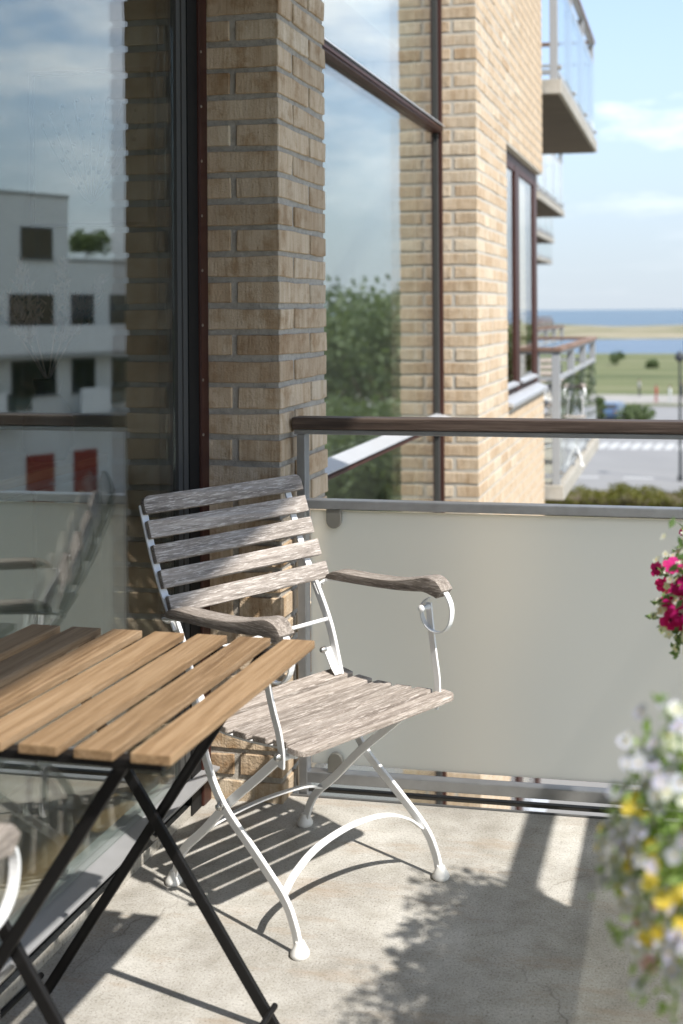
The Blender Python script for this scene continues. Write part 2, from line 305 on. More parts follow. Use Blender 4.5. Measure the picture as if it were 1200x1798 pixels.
class MB:
    def __init__(s): s.v = []; s.f = []; s.mi = []
    def add(s, vs, fs, mi=0):
        b = len(s.v); s.v += [tuple(q) for q in vs]; s.f += [tuple(i + b for i in f) for f in fs]; s.mi += [mi] * len(fs); return s
    def box(s, x0, x1, y0, y1, z0, z1, mi=0, mat=None):
        if x0 > x1: x0, x1 = x1, x0
        if y0 > y1: y0, y1 = y1, y0
        vs = [Vector(q) for q in ((x0, y0, z0), (x1, y0, z0), (x1, y1, z0), (x0, y1, z0), (x0, y0, z1), (x1, y0, z1), (x1, y1, z1), (x0, y1, z1))]
        if mat: vs = [mat @ q for q in vs]
        return s.add(vs, [(3, 2, 1, 0), (4, 5, 6, 7), (0, 1, 5, 4), (1, 2, 6, 5), (2, 3, 7, 6), (3, 0, 4, 7)], mi)
    def sweep(s, pts, wdir, w, th, closed=False, mi=0, wf=None):
        """flat bar: w along wdir, th across it in the bending plane"""
        P = [Vector(p) for p in pts]; W0 = Vector(wdir).normalized(); vs = []; fs = []; n = len(P)
        for i, p in enumerate(P):
            tg = (P[min(i + 1, n - 1)] - P[max(i - 1, 0)]).normalized()
            W = (W0 - tg * W0.dot(tg)); W = W.normalized() if W.length > 1e-4 else W0
            N = tg.cross(W).normalized(); ww = w * (wf(i / (n - 1)) if wf else 1.0)
            for a, b in ((-1, -1), (1, -1), (1, 1), (-1, 1)): vs.append(p + W * (a * ww / 2) + N * (b * th / 2))
        for i in range(n - 1):
            for k in range(4): fs.append((i * 4 + k, i * 4 + (k + 1) % 4, i * 4 + 4 + (k + 1) % 4, i * 4 + 4 + k))
        fs.append((3, 2, 1, 0)); fs.append(tuple((n - 1) * 4 + k for k in range(4)))
        return s.add(vs, fs, mi)
    def tube(s, pts, r, seg=10, mi=0, caps=True):
        P = [Vector(p) for p in pts]; n = len(P); rr = r if isinstance(r, (list, tuple)) else [r] * n; vs = []; fs = []
        prev = None
        for i, p in enumerate(P):
            tg = (P[min(i + 1, n - 1)] - P[max(i - 1, 0)]).normalized()
            if prev is None: a = Vector((0, 0, 1)) if abs(tg.z) < 0.9 else Vector((1, 0, 0))
            else: a = prev
            u = (a - tg * a.dot(tg)).normalized(); prev = u; w = tg.cross(u)
            for k in range(seg):
                an = 2 * math.pi * k / seg; vs.append(p + (u * math.cos(an) + w * math.sin(an)) * rr[i])
        for i in range(n - 1):
            for k in range(seg): fs.append((i * seg + k, i * seg + (k + 1) % seg, (i + 1) * seg + (k + 1) % seg, (i + 1) * seg + k))
        if caps: fs.append(tuple(range(seg))[::-1]); fs.append(tuple((n - 1) * seg + k for k in range(seg)))
        return s.add(vs, fs, mi)
    def lathe(s, prof, c=(0, 0, 0), seg=14, axis=(0, 0, 1), mi=0):
        q = Vector(axis).to_track_quat('Z', 'Y').to_matrix(); c = Vector(c); vs = []; fs = []
        for r, z in prof:
            for k in range(seg):
                a = 2 * math.pi * k / seg; vs.append(c + q @ Vector((r * math.cos(a), r * math.sin(a), z)))
        for i in range(len(prof) - 1):
            for k in range(seg): fs.append((i * seg + k, i * seg + (k + 1) % seg, (i + 1) * seg + (k + 1) % seg, (i + 1) * seg + k))
        fs.append(tuple(range(seg))[::-1]); fs.append(tuple((len(prof) - 1) * seg + k for k in range(seg)))
        return s.add(vs, fs, mi)
    def prism(s, poly, z0, z1, fn=None, mi=0):
        """polygon in the xy plane (counter-clockwise) raised from z0 to z1; fn maps the point"""
        n = len(poly); fn = fn or (lambda p: p)
        vs = [fn(Vector((a, b, z0))) for a, b in poly] + [fn(Vector((a, b, z1))) for a, b in poly]
        fs = [tuple(range(n))[::-1], tuple(range(n, 2 * n))] + [(i, (i + 1) % n, n + (i + 1) % n, n + i) for i in range(n)]
        return s.add(vs, fs, mi)
    def build(s, name, mat, parent=None, world=True, bevel=0.0, seg=2, smooth=False, label=None, cat=None, group=None, kind=None):
        off = Vector((0, 0, 0))
        if parent is not None and world:
            p = parent
            while p is not None: off += p.location; p = p.parent
        me = bpy.data.meshes.new(name); me.from_pydata([tuple(Vector(q) - off) for q in s.v], [], s.f)
        for m in (mat if isinstance(mat, (list, tuple)) else [mat]): me.materials.append(M[m] if isinstance(m, str) else m)
        if len(set(s.mi)) > 1: me.polygons.foreach_set('material_index', s.mi)
        if bevel:
            bm = bmesh.new(); bm.from_mesh(me); bmesh.ops.recalc_face_normals(bm, faces=bm.faces)
            ed = [e for e in bm.edges if len(e.link_faces) == 2 and e.calc_face_angle(0) > 0.5]
            bmesh.ops.bevel(bm, geom=ed, offset=bevel, segments=seg, profile=0.6, affect='EDGES', clamp_overlap=True); bm.to_mesh(me); bm.free()
        else:
            bm = bmesh.new(); bm.from_mesh(me); bmesh.ops.recalc_face_normals(bm, faces=bm.faces); bm.to_mesh(me); bm.free()
        if smooth: me.shade_smooth(); me.set_sharp_from_angle(angle=R(40))
        me.update(); o = bpy.data.objects.new(name, me); link(o); o.parent = parent
        return tag(o, label, cat, group, kind)
def copy_tree(o, parent=None):
    c = o.copy(); link(c); c.parent = parent
    for ch in [q for q in bpy.data.objects if q.parent == o]: copy_tree(ch, c)
    return c

FX, GX = -1.147, -1.382        # outer brick face, outer face of the glazing
C0, CH = 0.064, 0.075          # bed joint height, course height
GROUND = -7.6

# ------------------------------------------------------------------ balcony slab, ceiling, room behind the glass
MB().box(-1.46, 0.42, -3.2, 3.230, -0.16, 0.0).build('balcony_floor', 'concrete', bevel=0.006, kind='structure')
MB().box(-1.40, 0.42, 3.2315, 3.2355, -0.05, 0.003).build('floor_edge_strip', 'steel', kind='structure')
MB().box(-1.46, 0.41, -3.2, 3.30, 3.17, 3.36).build('balcony_ceiling', 'slab_concrete', kind='structure')
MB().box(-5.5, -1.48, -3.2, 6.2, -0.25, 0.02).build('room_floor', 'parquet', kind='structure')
MB().box(-5.5, -1.48, -3.2, 6.2, 2.75, 3.2).build('room_ceiling', 'room_dimmed_white', kind='structure')
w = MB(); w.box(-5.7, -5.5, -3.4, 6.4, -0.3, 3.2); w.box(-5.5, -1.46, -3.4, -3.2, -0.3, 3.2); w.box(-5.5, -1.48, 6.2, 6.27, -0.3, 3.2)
w.build('room_wall', 'room_dimmed_white', kind='structure')
MB().box(-1.46, 0.22, -1.55, -1.25, 0.001, 3.169).build('added_shade_wall', 'far_brick', kind='structure')  # unseen wall added behind the camera to cut sky light on the pillar
MB().box(-5.5, -1.49, 3.42, 3.56, 0.021, 2.749).build('room_partition', 'room_dimmed_white', kind='structure')

# ------------------------------------------------------------------ bricks
_bm = {}
def brick_mesh(dx, dy, dz, var, mat='brick'):
    key = (round(dx, 3), round(dy, 3), round(dz, 3), var, mat)
    if key in _bm: return _bm[key]
    rnd = random.Random(int(dx * 1e4) * 7 + int(dy * 1e4) * 13 + var * 101); j = lambda q=0.0022: rnd.uniform(-q, q)
    b = MB(); n = 4; ax = 0 if dx >= dy else 1
    for q in range(n + 1):
        u = q / n - 0.5
        for a_, c_ in ((-1, -1), (1, -1), (1, 1), (-1, 1)):
            if ax == 0: b.v.append((u * dx + (j() if q in (0, n) else 0), a_ * dy / 2 + j(0.0012), c_ * dz / 2 + j()))
            else: b.v.append((a_ * dx / 2 + j(0.0012), u * dy + (j() if q in (0, n) else 0), c_ * dz / 2 + j()))
    for q in range(n):
        for k_ in range(4): b.f.append((q * 4 + k_, q * 4 + (k_ + 1) % 4, q * 4 + 4 + (k_ + 1) % 4, q * 4 + 4 + k_))
    b.f += [(3, 2, 1, 0), tuple(n * 4 + k_ for k_ in range(4))]
    me = bpy.data.meshes.new('brick'); me.from_pydata(b.v, [], b.f); bm = bmesh.new(); bm.from_mesh(me)
    bmesh.ops.recalc_face_normals(bm, faces=bm.faces); bmesh.ops.bevel(bm, geom=[e for e in bm.edges if e.calc_face_angle(0) > 0.9], offset=0.0024, segments=1, affect='EDGES'); bm.to_mesh(me); bm.free(); me.materials.append(M[mat]); _bm[key] = me
    return me
def place_brick(root, x0, x1, y0, y1, z0, z1, i, mat='brick'):
    me = brick_mesh(x1 - x0, y1 - y0, z1 - z0, i % 3, mat); o = bpy.data.objects.new('brick', me); link(o); o.parent = root
    o.location = (Vector(((x0 + x1) / 2, (y0 + y1) / 2, (z0 + z1) / 2)) - root.location + Vector((random.uniform(-0.0015, 0.0015), random.uniform(-0.0015, 0.0015), random.uniform(-0.001, 0.001))))
    o.rotation_euler = (random.uniform(-0.004, 0.004), random.uniform(-0.004, 0.004), random.uniform(-0.006, 0.006))
J = 0.0082                                                           # half a joint
PY0, PY1, PX0 = 3.167, 3.598, -1.366
pillar = thing('brick_pillar', 'yellow brick pillar between the glazed patio door and the recessed window', 'pillar', (-1.25, 3.38, 0))
MB().box(PX0 - 0.0012, FX - 0.0065, PY0 + 0.0065, PY1 - 0.0065, -0.05, 3.17).build('mortar', 'mortar', pillar)
MB().box(-1.46, PX0 - 0.002, PY0 + 0.03, PY1 - 0.1, -0.05, 3.17).build('core', 'black_gasket', pillar)
i = 0
for k in range(-1, 41):
    z0, z1 = C0 + CH * k + J, C0 + CH * (k + 1) - J
    if z1 > 3.165: break
    if k % 2:
        rects = [(PX0, FX, PY0, PY0 + 0.118), (FX - 0.118, FX, PY0 + 0.118 + 2 * J, PY1)]
    else:
        rects = [(PX0, PX0 + 0.072, PY0, PY0 + 0.11), (FX - 0.129, FX, PY0, PY0 + 0.265), (FX - 0.118, FX, PY0 + 0.265 + 2 * J, PY1)]
    for r in rects: place_brick(pillar, *r, z0, z1, i); i += 1

# wall beyond the recessed window
WY0, WY1, WX0 = 6.30, 9.19, -1.345
OY0, OY1, OZ0, OZ1 = 7.37, 9.17, 0.83, 2.452                          # window opening
wall = thing('brick_wall', 'sunlit yellow brick wall with a brown framed window beyond the railing', 'brick wall', (-1.3, 7.7, GROUND))
core = MB()
core.box(-1.60, FX - 0.003, WY0 + 0.003, OY0 - 0.004, GROUND, 6.5)
core.box(-1.60, FX - 0.0035, OY0 - 0.004, WY1 - 0.005, OZ1 + 0.004, 6.5); core.box(-1.60, FX - 0.0035, OY0 - 0.004, WY1 - 0.005, -0.75, OZ0 - 0.06)
core.box(-1.60, FX - 0.0035, OY0 - 0.004, WY1 - 0.005, GROUND, -2.4)
core.build('mortar', 'sunlit_mortar', wall)
cand = []
for k in range(-34, 80):
    z0, z1 = C0 + CH * k + J, C0 + CH * (k + 1) - J
    if k % 2: row = [(WX0, FX, WY0, WY0 + 0.118)]; y = WY0 + 0.118 + 2 * J
    else: row = [(WX0, WX0 + 0.052, WY0, WY0 + 0.11), (FX - 0.125, FX, WY0, WY0 + 0.255)]; y = WY0 + 0.255 + 2 * J
    e = k
    while y < WY1 - 0.02:
        ln = 0.247 if e % 3 else 0.118; e += 1
        y1 = min(y + ln, WY1)
        if y1 - y > 0.03: row.append((FX - 0.105, FX, y, y1))
        y = y1 + 2 * J
    for r in row:
        ins = (OZ0 - 0.04 < (z0 + z1) / 2 < OZ1) or (-2.4 < (z0 + z1) / 2 < -0.75)
        if ins and r[2] < OY1 and r[3] > OY0:
            parts = []
            if r[2] < OY0 - 0.03: parts.append((r[0], r[1], r[2], OY0))
            if r[3] > OY1 + 0.03: parts.append((r[0], r[1], OY1, r[3]))
        else: parts = [r]
        for q in parts: cand.append((q, z0, z1))
vis = [c for c in cand if 0.3 < c[1] < 3.6]; vis.sort(key=lambda c: c[0][2]); keep = set(id(c) for c in vis[:300])
rest = MB()
for c in cand:
    if id(c) in keep: place_brick(wall, *c[0], c[1], c[2], i, 'sunlit_brick'); i += 1
    else: rest.box(*c[0], c[1], c[2])
rest.build('far_bricks', 'sunlit_brick', wall, kind='stuff')

# ------------------------------------------------------------------ patio door
door = thing('patio_door', 'large glazed patio door with dark brown frame reflecting a white building', 'glass door', (-1.4, 1.5, 0))
pn = MB(); pn.box(GX - 0.004, GX, -3.0, 2.985, 0.112, 2.9); pn.build('pane', 'glass', door)
pn = MB(); pn.box(GX - 0.026, GX - 0.022, -3.0, 2.985, 0.112, 2.9); pn.build('pane', 'glass', door)
MB().box(-1.43, -1.361, 3.112, 3.165, 0.0, 3.17).build('jamb', 'frame_wood', door, bevel=0.004)
MB().box(-1.43, -1.368, 3.046, 3.110, 0.0, 3.17).build('jamb_groove', 'black_gasket', door)
gk = MB(); gk.box(-1.43, -1.374, 2.987, 3.012, 0.1, 3.17); gk.box(-1.43, -1.371, 3.016, 3.044, 0.1, 3.17); gk.build('gasket_strip', 'gasket', door)
MB().box(-1.45, -1.361, -3.2, 3.060, 2.9, 3.17).build('head', 'frame_wood', door)
for k in range(19):
    z = 0.12 + k * 0.155
    MB().lathe([(0.0045, 0), (0.004, 0.0015), (0.001, 0.002)], (-1.361, 3.122, z), 8, (1, 0, 0)).build('screw', 'bolt_steel', door)
sill = MB(); sill.prism([(-1.44, 0.098), (-1.333, 0.090), (-1.333, 0.097), (-1.40, 0.109), (-1.44, 0.109)], -3.2, 3.160, lambda p: Vector((p.x, p.z, p.y)))
sill.build('threshold', 'sill_metal', door, bevel=0.0015)
MB().box(-1.45, -1.388, -3.2, 3.161, 0.03, 0.0895).build('threshold_shadow_recess', 'black_gasket', door)  # recess under the sill, its shadow put in as black
MB().box(-1.45, -1.372, -3.2, 3.162, 0.001, 0.029).build('threshold_strip', 'slab_concrete', door)

# ------------------------------------------------------------------ recessed window
win = thing('recessed_window', 'tall recessed window with red-brown transom bars behind the balcony railing', 'window', (-1.4, 5.0, -3.0))
Y0, Y1 = 3.60, 6.296
for x in (-1.364, -1.388):
    for za, zb in ((2.425, 6.3), (0.83, 2.36), (-3.3, 0.775)):
        MB().box(x - 0.004, x, Y0 + 0.04, Y1 - 0.055, za, zb).build('pane', 'window_glass', win)
MB().box(-1.42, -1.335, Y1 - 0.035, Y1, -3.4, 6.4).build('jamb', 'frame_wood', win, bevel=0.003)
MB().box(-1.42, -1.352, Y1 - 0.062, Y1 - 0.037, -3.4, 6.4).build('gasket_strip', 'gasket', win)
MB().box(-1.42, -1.335, Y0, Y0 + 0.05, -3.4, 6.4).build('jamb', 'frame_wood', win, bevel=0.003)
def transom(z0, z1, proud):
    o = MB().box(-1.42, -1.360 + proud, Y0 + 0.05, Y1 - 0.062, z0, z1).build('transom', 'frame_wood', win, bevel=0.004)
    MB().prism([(-1.365, z1 + 0.026), (-1.352 + proud, z1 + 0.002), (-1.352 + proud, z1 + 0.008), (-1.365, z1 + 0.034)], Y0 + 0.051, Y1 - 0.002, lambda p: Vector((p.x, p.z, p.y))).build('drip_sill', 'aluminium', o)
    MB().box(-1.358 + proud + 0.001, -1.354 + proud, Y0 + 0.05, Y1 - 0.037, (z0 + z1) / 2 - 0.006, (z0 + z1) / 2 + 0.004).build('bead', 'frame_wood', o)
transom(2.362, 2.398, 0.03); transom(0.778, 0.802, 0.055)
# the blank between storeys inside, so that the lower pane looks into another room
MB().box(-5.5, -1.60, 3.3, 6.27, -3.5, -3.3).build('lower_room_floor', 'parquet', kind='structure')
w = MB(); w.box(-5.7, -5.5, 3.2, 6.4, -3.5, -0.3); w.box(-5.5, -1.60, 3.2, 3.3, -3.5, -0.3); w.box(-5.5, -1.5, 6.2, 6.27, -3.5, -0.3); w.build('lower_room_wall', 'room_dimmed_white', kind='structure')
w = MB(); w.box(-5.7, -5.5, 3.2, 6.4, 3.21, 6.5); w.box(-5.5, -1.60, 3.2, 3.3, 3.21, 6.5); w.box(-5.5, -1.5, 6.2, 6.27, 3.21, 6.5); w.box(-5.5, -1.5, 3.3, 6.2, 6.3, 6.5); w.build('upper_room_wall', 'room_dimmed_white', kind='structure')

w = MB(); w.box(-3.3, -3.2, 3.57, 6.195, 0.021, 2.749); w.build('added_bright_backing', 'room_bright_white', kind='structure')  # pale sheet added inside to brighten the view behind the recessed window
# window in the sunlit wall (two storeys)
def wall_window(z0, z1, label):
    r = thing('wall_window', label, 'window', (-1.25, 8.15, z0))
    X = -1.195; fw = 0.055
    MB().box(X - 0.06, X, OY0 + 0.002, OY0 + fw, z0, z1).build('frame', 'frame_wood', r, bevel=0.004)
    MB().box(X - 0.06, X + 0.004, OY1 - 0.19, OY1 - 0.002, z0, z1 - 0.001).build('frame', 'frame_wood', r, bevel=0.004)
    ym = OY0 + 0.73
    MB().box(X - 0.06, X + 0.006, ym - 0.095, ym + 0.095, z0, z1 - fw).build('mullion', 'frame_wood', r, bevel=0.004)
    MB().box(X - 0.06, X + 0.003, OY0 + fw, OY1 - 0.191, z1 - fw - 0.05, z1 - 0.002).build('head', 'frame_wood', r, bevel=0.004)
    for a, b in ((OY0 + fw, ym - 0.096), (ym + 0.096, OY1 - 0.192)):
        MB().box(X - 0.055, X + 0.003, a, b, z0, z0 + 0.05).build('bottom_rail', 'frame_wood', r, bevel=0.004)
        MB().prism([(X - 0.01, z0 + 0.052), (X + 0.03, z0 + 0.047), (X + 0.03, z0 + 0.062), (X - 0.01, z0 + 0.075)], a, b, lambda p: Vector((p.x, p.z, p.y))).build('drip_sill', 'aluminium', r)
        MB().box(X - 0.012, X - 0.007, a, b, z0 + 0.05, z1 - fw - 0.05).build('pane', 'glass', r)
    MB().prism([(X - 0.02, z0 - 0.035), (FX + 0.035, z0 - 0.06), (FX + 0.037, z0 - 0.033), (X - 0.02, z0 - 0.002)], OY0 + 0.001, OY1 - 0.001, lambda p: Vector((p.x, p.z, p.y))).build('sill', 'aluminium', r, bevel=0.003)
    MB().box(-3.2, -3.1, OY0 - 0.9, OY1 + 0.2, z0 - 0.3, z1 + 0.3).build('blind', 'room_dimmed_white', r)
wall_window(OZ0, OZ1, 'brown framed two-light window in the sunlit brick wall above the railing')
wall_window(-2.37, -0.75, 'lower brown framed window in the brick wall, seen through the gap under the railing')

# ------------------------------------------------------------------ the rest of the stepped apartment block
ab = thing('apartment_building', 'stepped yellow brick apartment block receding towards the sea', 'building', (-6, 20, GROUND))
Xf, ya = -2.45, 9.2
for k in range(5):
    MB().box(-13, Xf, ya + 0.002, ya + 8.75, GROUND, 9.3).build('wall', 'far_brick', ab)
    for lv in (-6.4, -3.2, 0, 3.2):
        f = MB().box(Xf, Xf + 0.03, ya + 1.0, ya + 3.4, lv + 0.05, lv + 2.4).build('window', 'frame_wood', ab)
        MB().box(Xf + 0.03, Xf + 0.034, ya + 1.08, ya + 2.15, lv + 0.13, lv + 2.32).build('pane', 'dark_glass', f)
        MB().box(Xf + 0.03, Xf + 0.034, ya + 2.25, ya + 3.32, lv + 0.13, lv + 2.32).build('pane', 'dark_glass', f)
    Xf -= 1.3; ya += 8.75
MB().box(-13, -5.8, -12, 9.2, GROUND, 9.3).build('wall', 'far_brick', ab)
MB().box(-5.5, -1.6, -3.2, 3.2, GROUND, -0.3).build('wall', 'far_brick', ab)
MB().box(-5.5, -1.62, 6.3, 9.18, 4.0, 6.4).build('wall', 'far_brick', ab)

# ------------------------------------------------------------------ railings
def railing(label, along, a0, a1, fixed, inward, posts, panels):
    """along: 'x' or 'y'; fixed: the other coordinate; inward: sign towards the balcony"""
    ax = along == 'x'
    root = thing('railing', label, 'railing', ((a0, fixed, 0) if ax else (fixed, a0, 0)))
    def bx(mb, p0, p1, q0, q1, z0, z1): return mb.box(p0, p1, fixed + q0, fixed + q1, z0, z1) if ax else mb.box(fixed + q0, fixed + q1, p0, p1, z0, z1)
    g = inward
    bx(MB(), a0, a1, -0.033, 0.033, 1.0565, 1.091).build('handrail', 'rail_wood_x' if ax else 'rail_wood_y', root, bevel=0.006, seg=3)
    bx(MB(), a0 + 0.004, a1 - 0.004, -0.022, 0.022, 1.0415, 1.0555).build('top_bar', 'steel', root, bevel=0.002)
    bx(MB(), a0 + 0.03, a1 - 0.03, -0.020, 0.020, 0.826, 0.852).build('middle_bar', 'steel', root, bevel=0.003)
    bx(MB(), a0 + 0.03, a1 - 0.03, -0.018, 0.018, 0.033, 0.064).build('bottom_bar', 'steel', root, bevel=0.003)
    bx(MB(), a0 + 0.03, a1 - 0.03, -0.008, 0.008, 0.004, 0.014).build('drip_rod', 'dark_rod', root)
    for p in posts:
        po = MB(); bx(po, p - 0.013, p + 0.013, -0.020, 0.020, -0.12, 1.041); po.build('post', 'steel', root, bevel=0.003)
        bt = bx(MB(), p - 0.01, p + 0.05, -0.03 if g > 0 else -0.022, 0.022 if g > 0 else 0.03, -0.13, -0.118).build('foot_plate', 'steel', root, bevel=0.002)
        for q in (0.022, 0.040):
            c = (p + q, fixed + g * 0.012, -0.118) if ax else (fixed + g * 0.012, p + q, -0.118)
            MB().lathe([(0.007, 0), (0.007, 0.007), (0.004, 0.012)], c, 6).build('bolt', 'bolt_steel', bt)
    for p0, p1 in panels:
        pmb = bx(MB(), p0, p1, 0.004, 0.016, 0.083, 0.818); pmb.mi = [0] * 6; pmb.mi[4 if ax else 3] = 1
        pmb.build('panel', ['frosted' if ax else 'frosted_outer', 'rail_glass'], root)
        for pc in (p0 + 0.075, p1 - 0.075):
            for zt, dr in ((0.8255, -1), (0.0645, 1)):
                poly = [(-0.022, 0), (0.022, 0)] + [(0.022 * math.cos(q), 0.034 + 0.022 * math.sin(q)) for q in [math.pi * k / 10 for k in range(11)]]
                fn = (lambda p, pc=pc, zt=zt, dr=dr: Vector((pc + p.x, fixed + p.z, zt + dr * p.y)) if ax else Vector((fixed + p.z, pc + p.x, zt + dr * p.y)))
                cl = MB(); cl.prism(poly, 0.0035 - 0.018, 0.0035, fn) if g < 0 else cl.prism(poly, 0.0165, 0.034, fn)
                cl.prism(poly, 0.0165, 0.024, fn) if g < 0 else cl.prism(poly, -0.006, 0.0035, fn)
                cl.build('glass_clamp', 'clamp_steel', root, bevel=0.002)
    return root
railing('steel balcony railing with dark wood handrail and frosted glass panel across the far end', 'x', -1.138, 0.315, 3.264, -1, [-1.114, 0.245], [(-1.094, 0.22)])
railing('outer steel balcony railing with wood handrail along the right side of the balcony', 'y', -2.8, 3.225, 0.282, -1, [-2.7, -1.3, 0.1, 1.55, 3.12], [(-2.65, -1.36), (-1.24, 0.04), (0.16, 1.49), (1.61, 3.06)])

# ------------------------------------------------------------------ garden chair  (x = front, y = across, z = up)
def build_chair(label):
    ch = thing('garden_chair', label, 'chair')
    B = lambda mb, n, m, par=ch, **k: mb.build(n, m, par, world=False, **k)
    yc = 0.2275
    front = [(0.478, 0.014), (0.461, 0.062), (0.425, 0.112), (0.325, 0.182), (0.214, 0.256), (0.152, 0.345), (0.118, 0.452), (0.086, 0.552), (0.044, 0.632), (-0.002, 0.705)]
    rear = [(0.0, 0.014), (0.018, 0.062), (0.05, 0.106), (0.120, 0.165), (0.214, 0.254), (0.318, 0.338), (0.415, 0.416), (0.455, 0.428)]
    back = [(0.044, 0.632), (-0.005, 0.708), (-0.052, 0.80), (-0.098, 0.918)]
    for s, y in ((-1, 0.0), (1, 0.455)):
        yo, yi = y, y - s * 0.016
        B(MB().sweep(catmull([(v, yo, z) for v, z in front], 4), (0, 1, 0), 0.010, 0.022), 'front_leg', 'white_paint', bevel=0.0025)
        B(MB().sweep(catmull([(v, yi, z) for v, z in rear], 4), (0, 1, 0), 0.010, 0.021), 'rear_leg', 'white_paint', bevel=0.0025)
        B(MB().sweep(catmull([(v, yo + s * 0.004, z) for v, z in back], 4), (0, 1, 0), 0.020, 0.006), 'back_upright', 'white_paint', bevel=0.0015)
        for v, yy in ((0.481, yo), (-0.002, yi)):
            B(MB().lathe([(0.0195, 0.0005), (0.0215, 0.004), (0.021, 0.010), (0.0165, 0.018), (0.0125, 0.026), (0.010, 0.032)], (v, yy, 0), 16), 'foot_cap', 'white_plastic', smooth=True)
        B(MB().lathe([(0.010, 0), (0.010, 0.005), (0.007, 0.008), (0.007, 0.012), (0.003, 0.015)], (0.214, yo + s * 0.005, 0.255), 12, (0, s, 0)), 'pivot_bolt', 'bolt_steel', smooth=True)
        # folding bracket behind the seat
        B(MB().sweep([(0.090, yi, 0.500), (0.118, yi, 0.455), (0.135, yi, 0.437)], (0, 1, 0), 0.026, 0.004), 'hinge_bracket', 'white_paint', bevel=0.001)
        B(MB().lathe([(0.008, 0), (0.008, 0.012), (0.005, 0.016)], (0.092, yi - s * 0.008, 0.498), 10, (0, -s, 0)), 'hinge_bolt', 'bolt_steel', smooth=True)
        # arm: scroll of flat bar, twisted post, wooden rest
        ya = y + s * 0.030
        cx_, cz = 0.440, 0.6475
        sc = [(0.463, ya, 0.706)] + [(cx_ + r * math.cos(R(a)), ya, cz + r * 1.0 * math.sin(R(a))) for a, r in ((50, 0.060), (25, 0.058), (0, 0.056), (-30, 0.056), (-60, 0.056), (-90, 0.055), (-120, 0.053), (-150, 0.050), (180, 0.046), (155, 0.040), (125, 0.034))]
        B(MB().sweep(catmull(sc, 3), (0, 1, 0), 0.017, 0.0045, wf=lambda q: 1.0 - 0.35 * q), 'arm_scroll', 'white_paint', bevel=0.001)
        post = [(0.412, ya + s * 0.007, 0.662), (0.417, ya + s * 0.007, 0.62), (0.424, ya + s * 0.006, 0.575), (0.436, ya + s * 0.002, 0.525), (0.447, ya - s * 0.002, 0.485), (0.452, ya - s * 0.006, 0.44), (0.447, ya - s * 0.010, 0.405)]
        B(MB().sweep(catmull(post, 4), (0, 1, 0), 0.0055, 0.019), 'arm_post', 'white_paint', bevel=0.0015)
        B(MB().lathe([(0.008, 0), (0.008, 0.006), (0.006, 0.010), (0.006, 0.024), (0.009, 0.0242), (0.009, 0.030), (0.004, 0.034)], (0.414, ya + s * 0.004, 0.652), 12, (0, -s, 0)), 'scroll_bolt', 'white_paint', smooth=True)
        B(MB().lathe([(0.009, 0), (0.009, 0.006), (0.005, 0.012)], (0.447, ya - s * 0.004, 0.432), 10, (0, s, 0)), 'post_bolt', 'bolt_steel', smooth=True)
        B(MB().sweep([(0.030, yo + s * 0.008, 0.652), (0.034, ya + s * 0.002, 0.664), (0.085, ya + s * 0.003, 0.671), (0.16, ya, 0.676)], (0, 1, 0.0), 0.014, 0.006), 'arm_bracket', 'white_paint', bevel=0.001)
        B(MB().lathe([(0.008, 0), (0.008, 0.008), (0.005, 0.014), (0.002, 0.016)], (0.030, yo + s * 0.012, 0.655), 10, (-0.6, s, 0)), 'arm_bolt', 'bolt_steel', smooth=True)
        # wooden arm rest: profile in x-z, dipping and then dropping at the front
        up = catmull([(0.062, 0.687), (0.10, 0.700), (0.20, 0.702), (0.31, 0.708), (0.385, 0.722), (0.432, 0.732), (0.462, 0.725), (0.482, 0.704)], 4)
        lo = catmull([(0.052, 0.674), (0.10, 0.676), (0.20, 0.679), (0.31, 0.684), (0.38, 0.690), (0.420, 0.694), (0.447, 0.688), (0.462, 0.683)], 4)
        a = MB(); n = len(up); vs = []
        for q in range(n):
            wd = 0.021 + 0.006 * math.sin(math.pi * min(1, q / n * 1.15)) 
            for (vv, zz) in (lo[q][:2], up[q][:2]):
                vs += [(vv, ya - wd, zz), (vv, ya + wd, zz)]
        fs = []
        for q in range(n - 1):
            o = q * 4; p = o + 4
            fs += [(o, o + 1, p + 1, p), (o + 2, p + 2, p + 3, o + 3), (o, p, p + 2, o + 2), (o + 1, o + 3, p + 3, p + 1)]
        fs += [(0, 2, 3, 1), ((n - 1) * 4, (n - 1) * 4 + 1, (n - 1) * 4 + 3, (n - 1) * 4 + 2)]
        a.add(vs, fs); B(a, 'arm_rest', 'grey_wood_x', bevel=0.003, smooth=True)
    # arches
    B(MB().sweep(catmull([(0.419, 0.004, 0.108), (0.414, 0.05, 0.146), (0.410, 0.12, 0.176), (0.408, 0.2275, 0.188), (0.410, 0.335, 0.176), (0.414, 0.405, 0.146), (0.419, 0.451, 0.108)], 5), (1, 0, 0), 0.020, 0.0055), 'front_arch', 'white_paint', bevel=0.0015, smooth=False)
    B(MB().sweep(catmull([(0.068, 0.022, 0.122), (0.072, 0.09, 0.146), (0.073, 0.2275, 0.156), (0.072, 0.365, 0.146), (0.068, 0.433, 0.122)], 5), (1, 0, 0), 0.016, 0.005), 'rear_arch', 'white_paint', bevel=0.0015)
    B(MB().tube([(0.078, 0.0, 0.572), (0.078, 0.455, 0.572)], 0.0055, 10), 'back_stretcher', 'white_paint', smooth=True)
    B(MB().tube([(0.432, -0.010, 0.416), (0.432, 0.465, 0.416)], 0.0055, 10), 'seat_stretcher', 'white_paint', smooth=True)
    B(MB().tube([(0.128, 0.014, 0.424), (0.128, 0.441, 0.424)], 0.005, 10), 'seat_stretcher', 'white_paint', smooth=True)
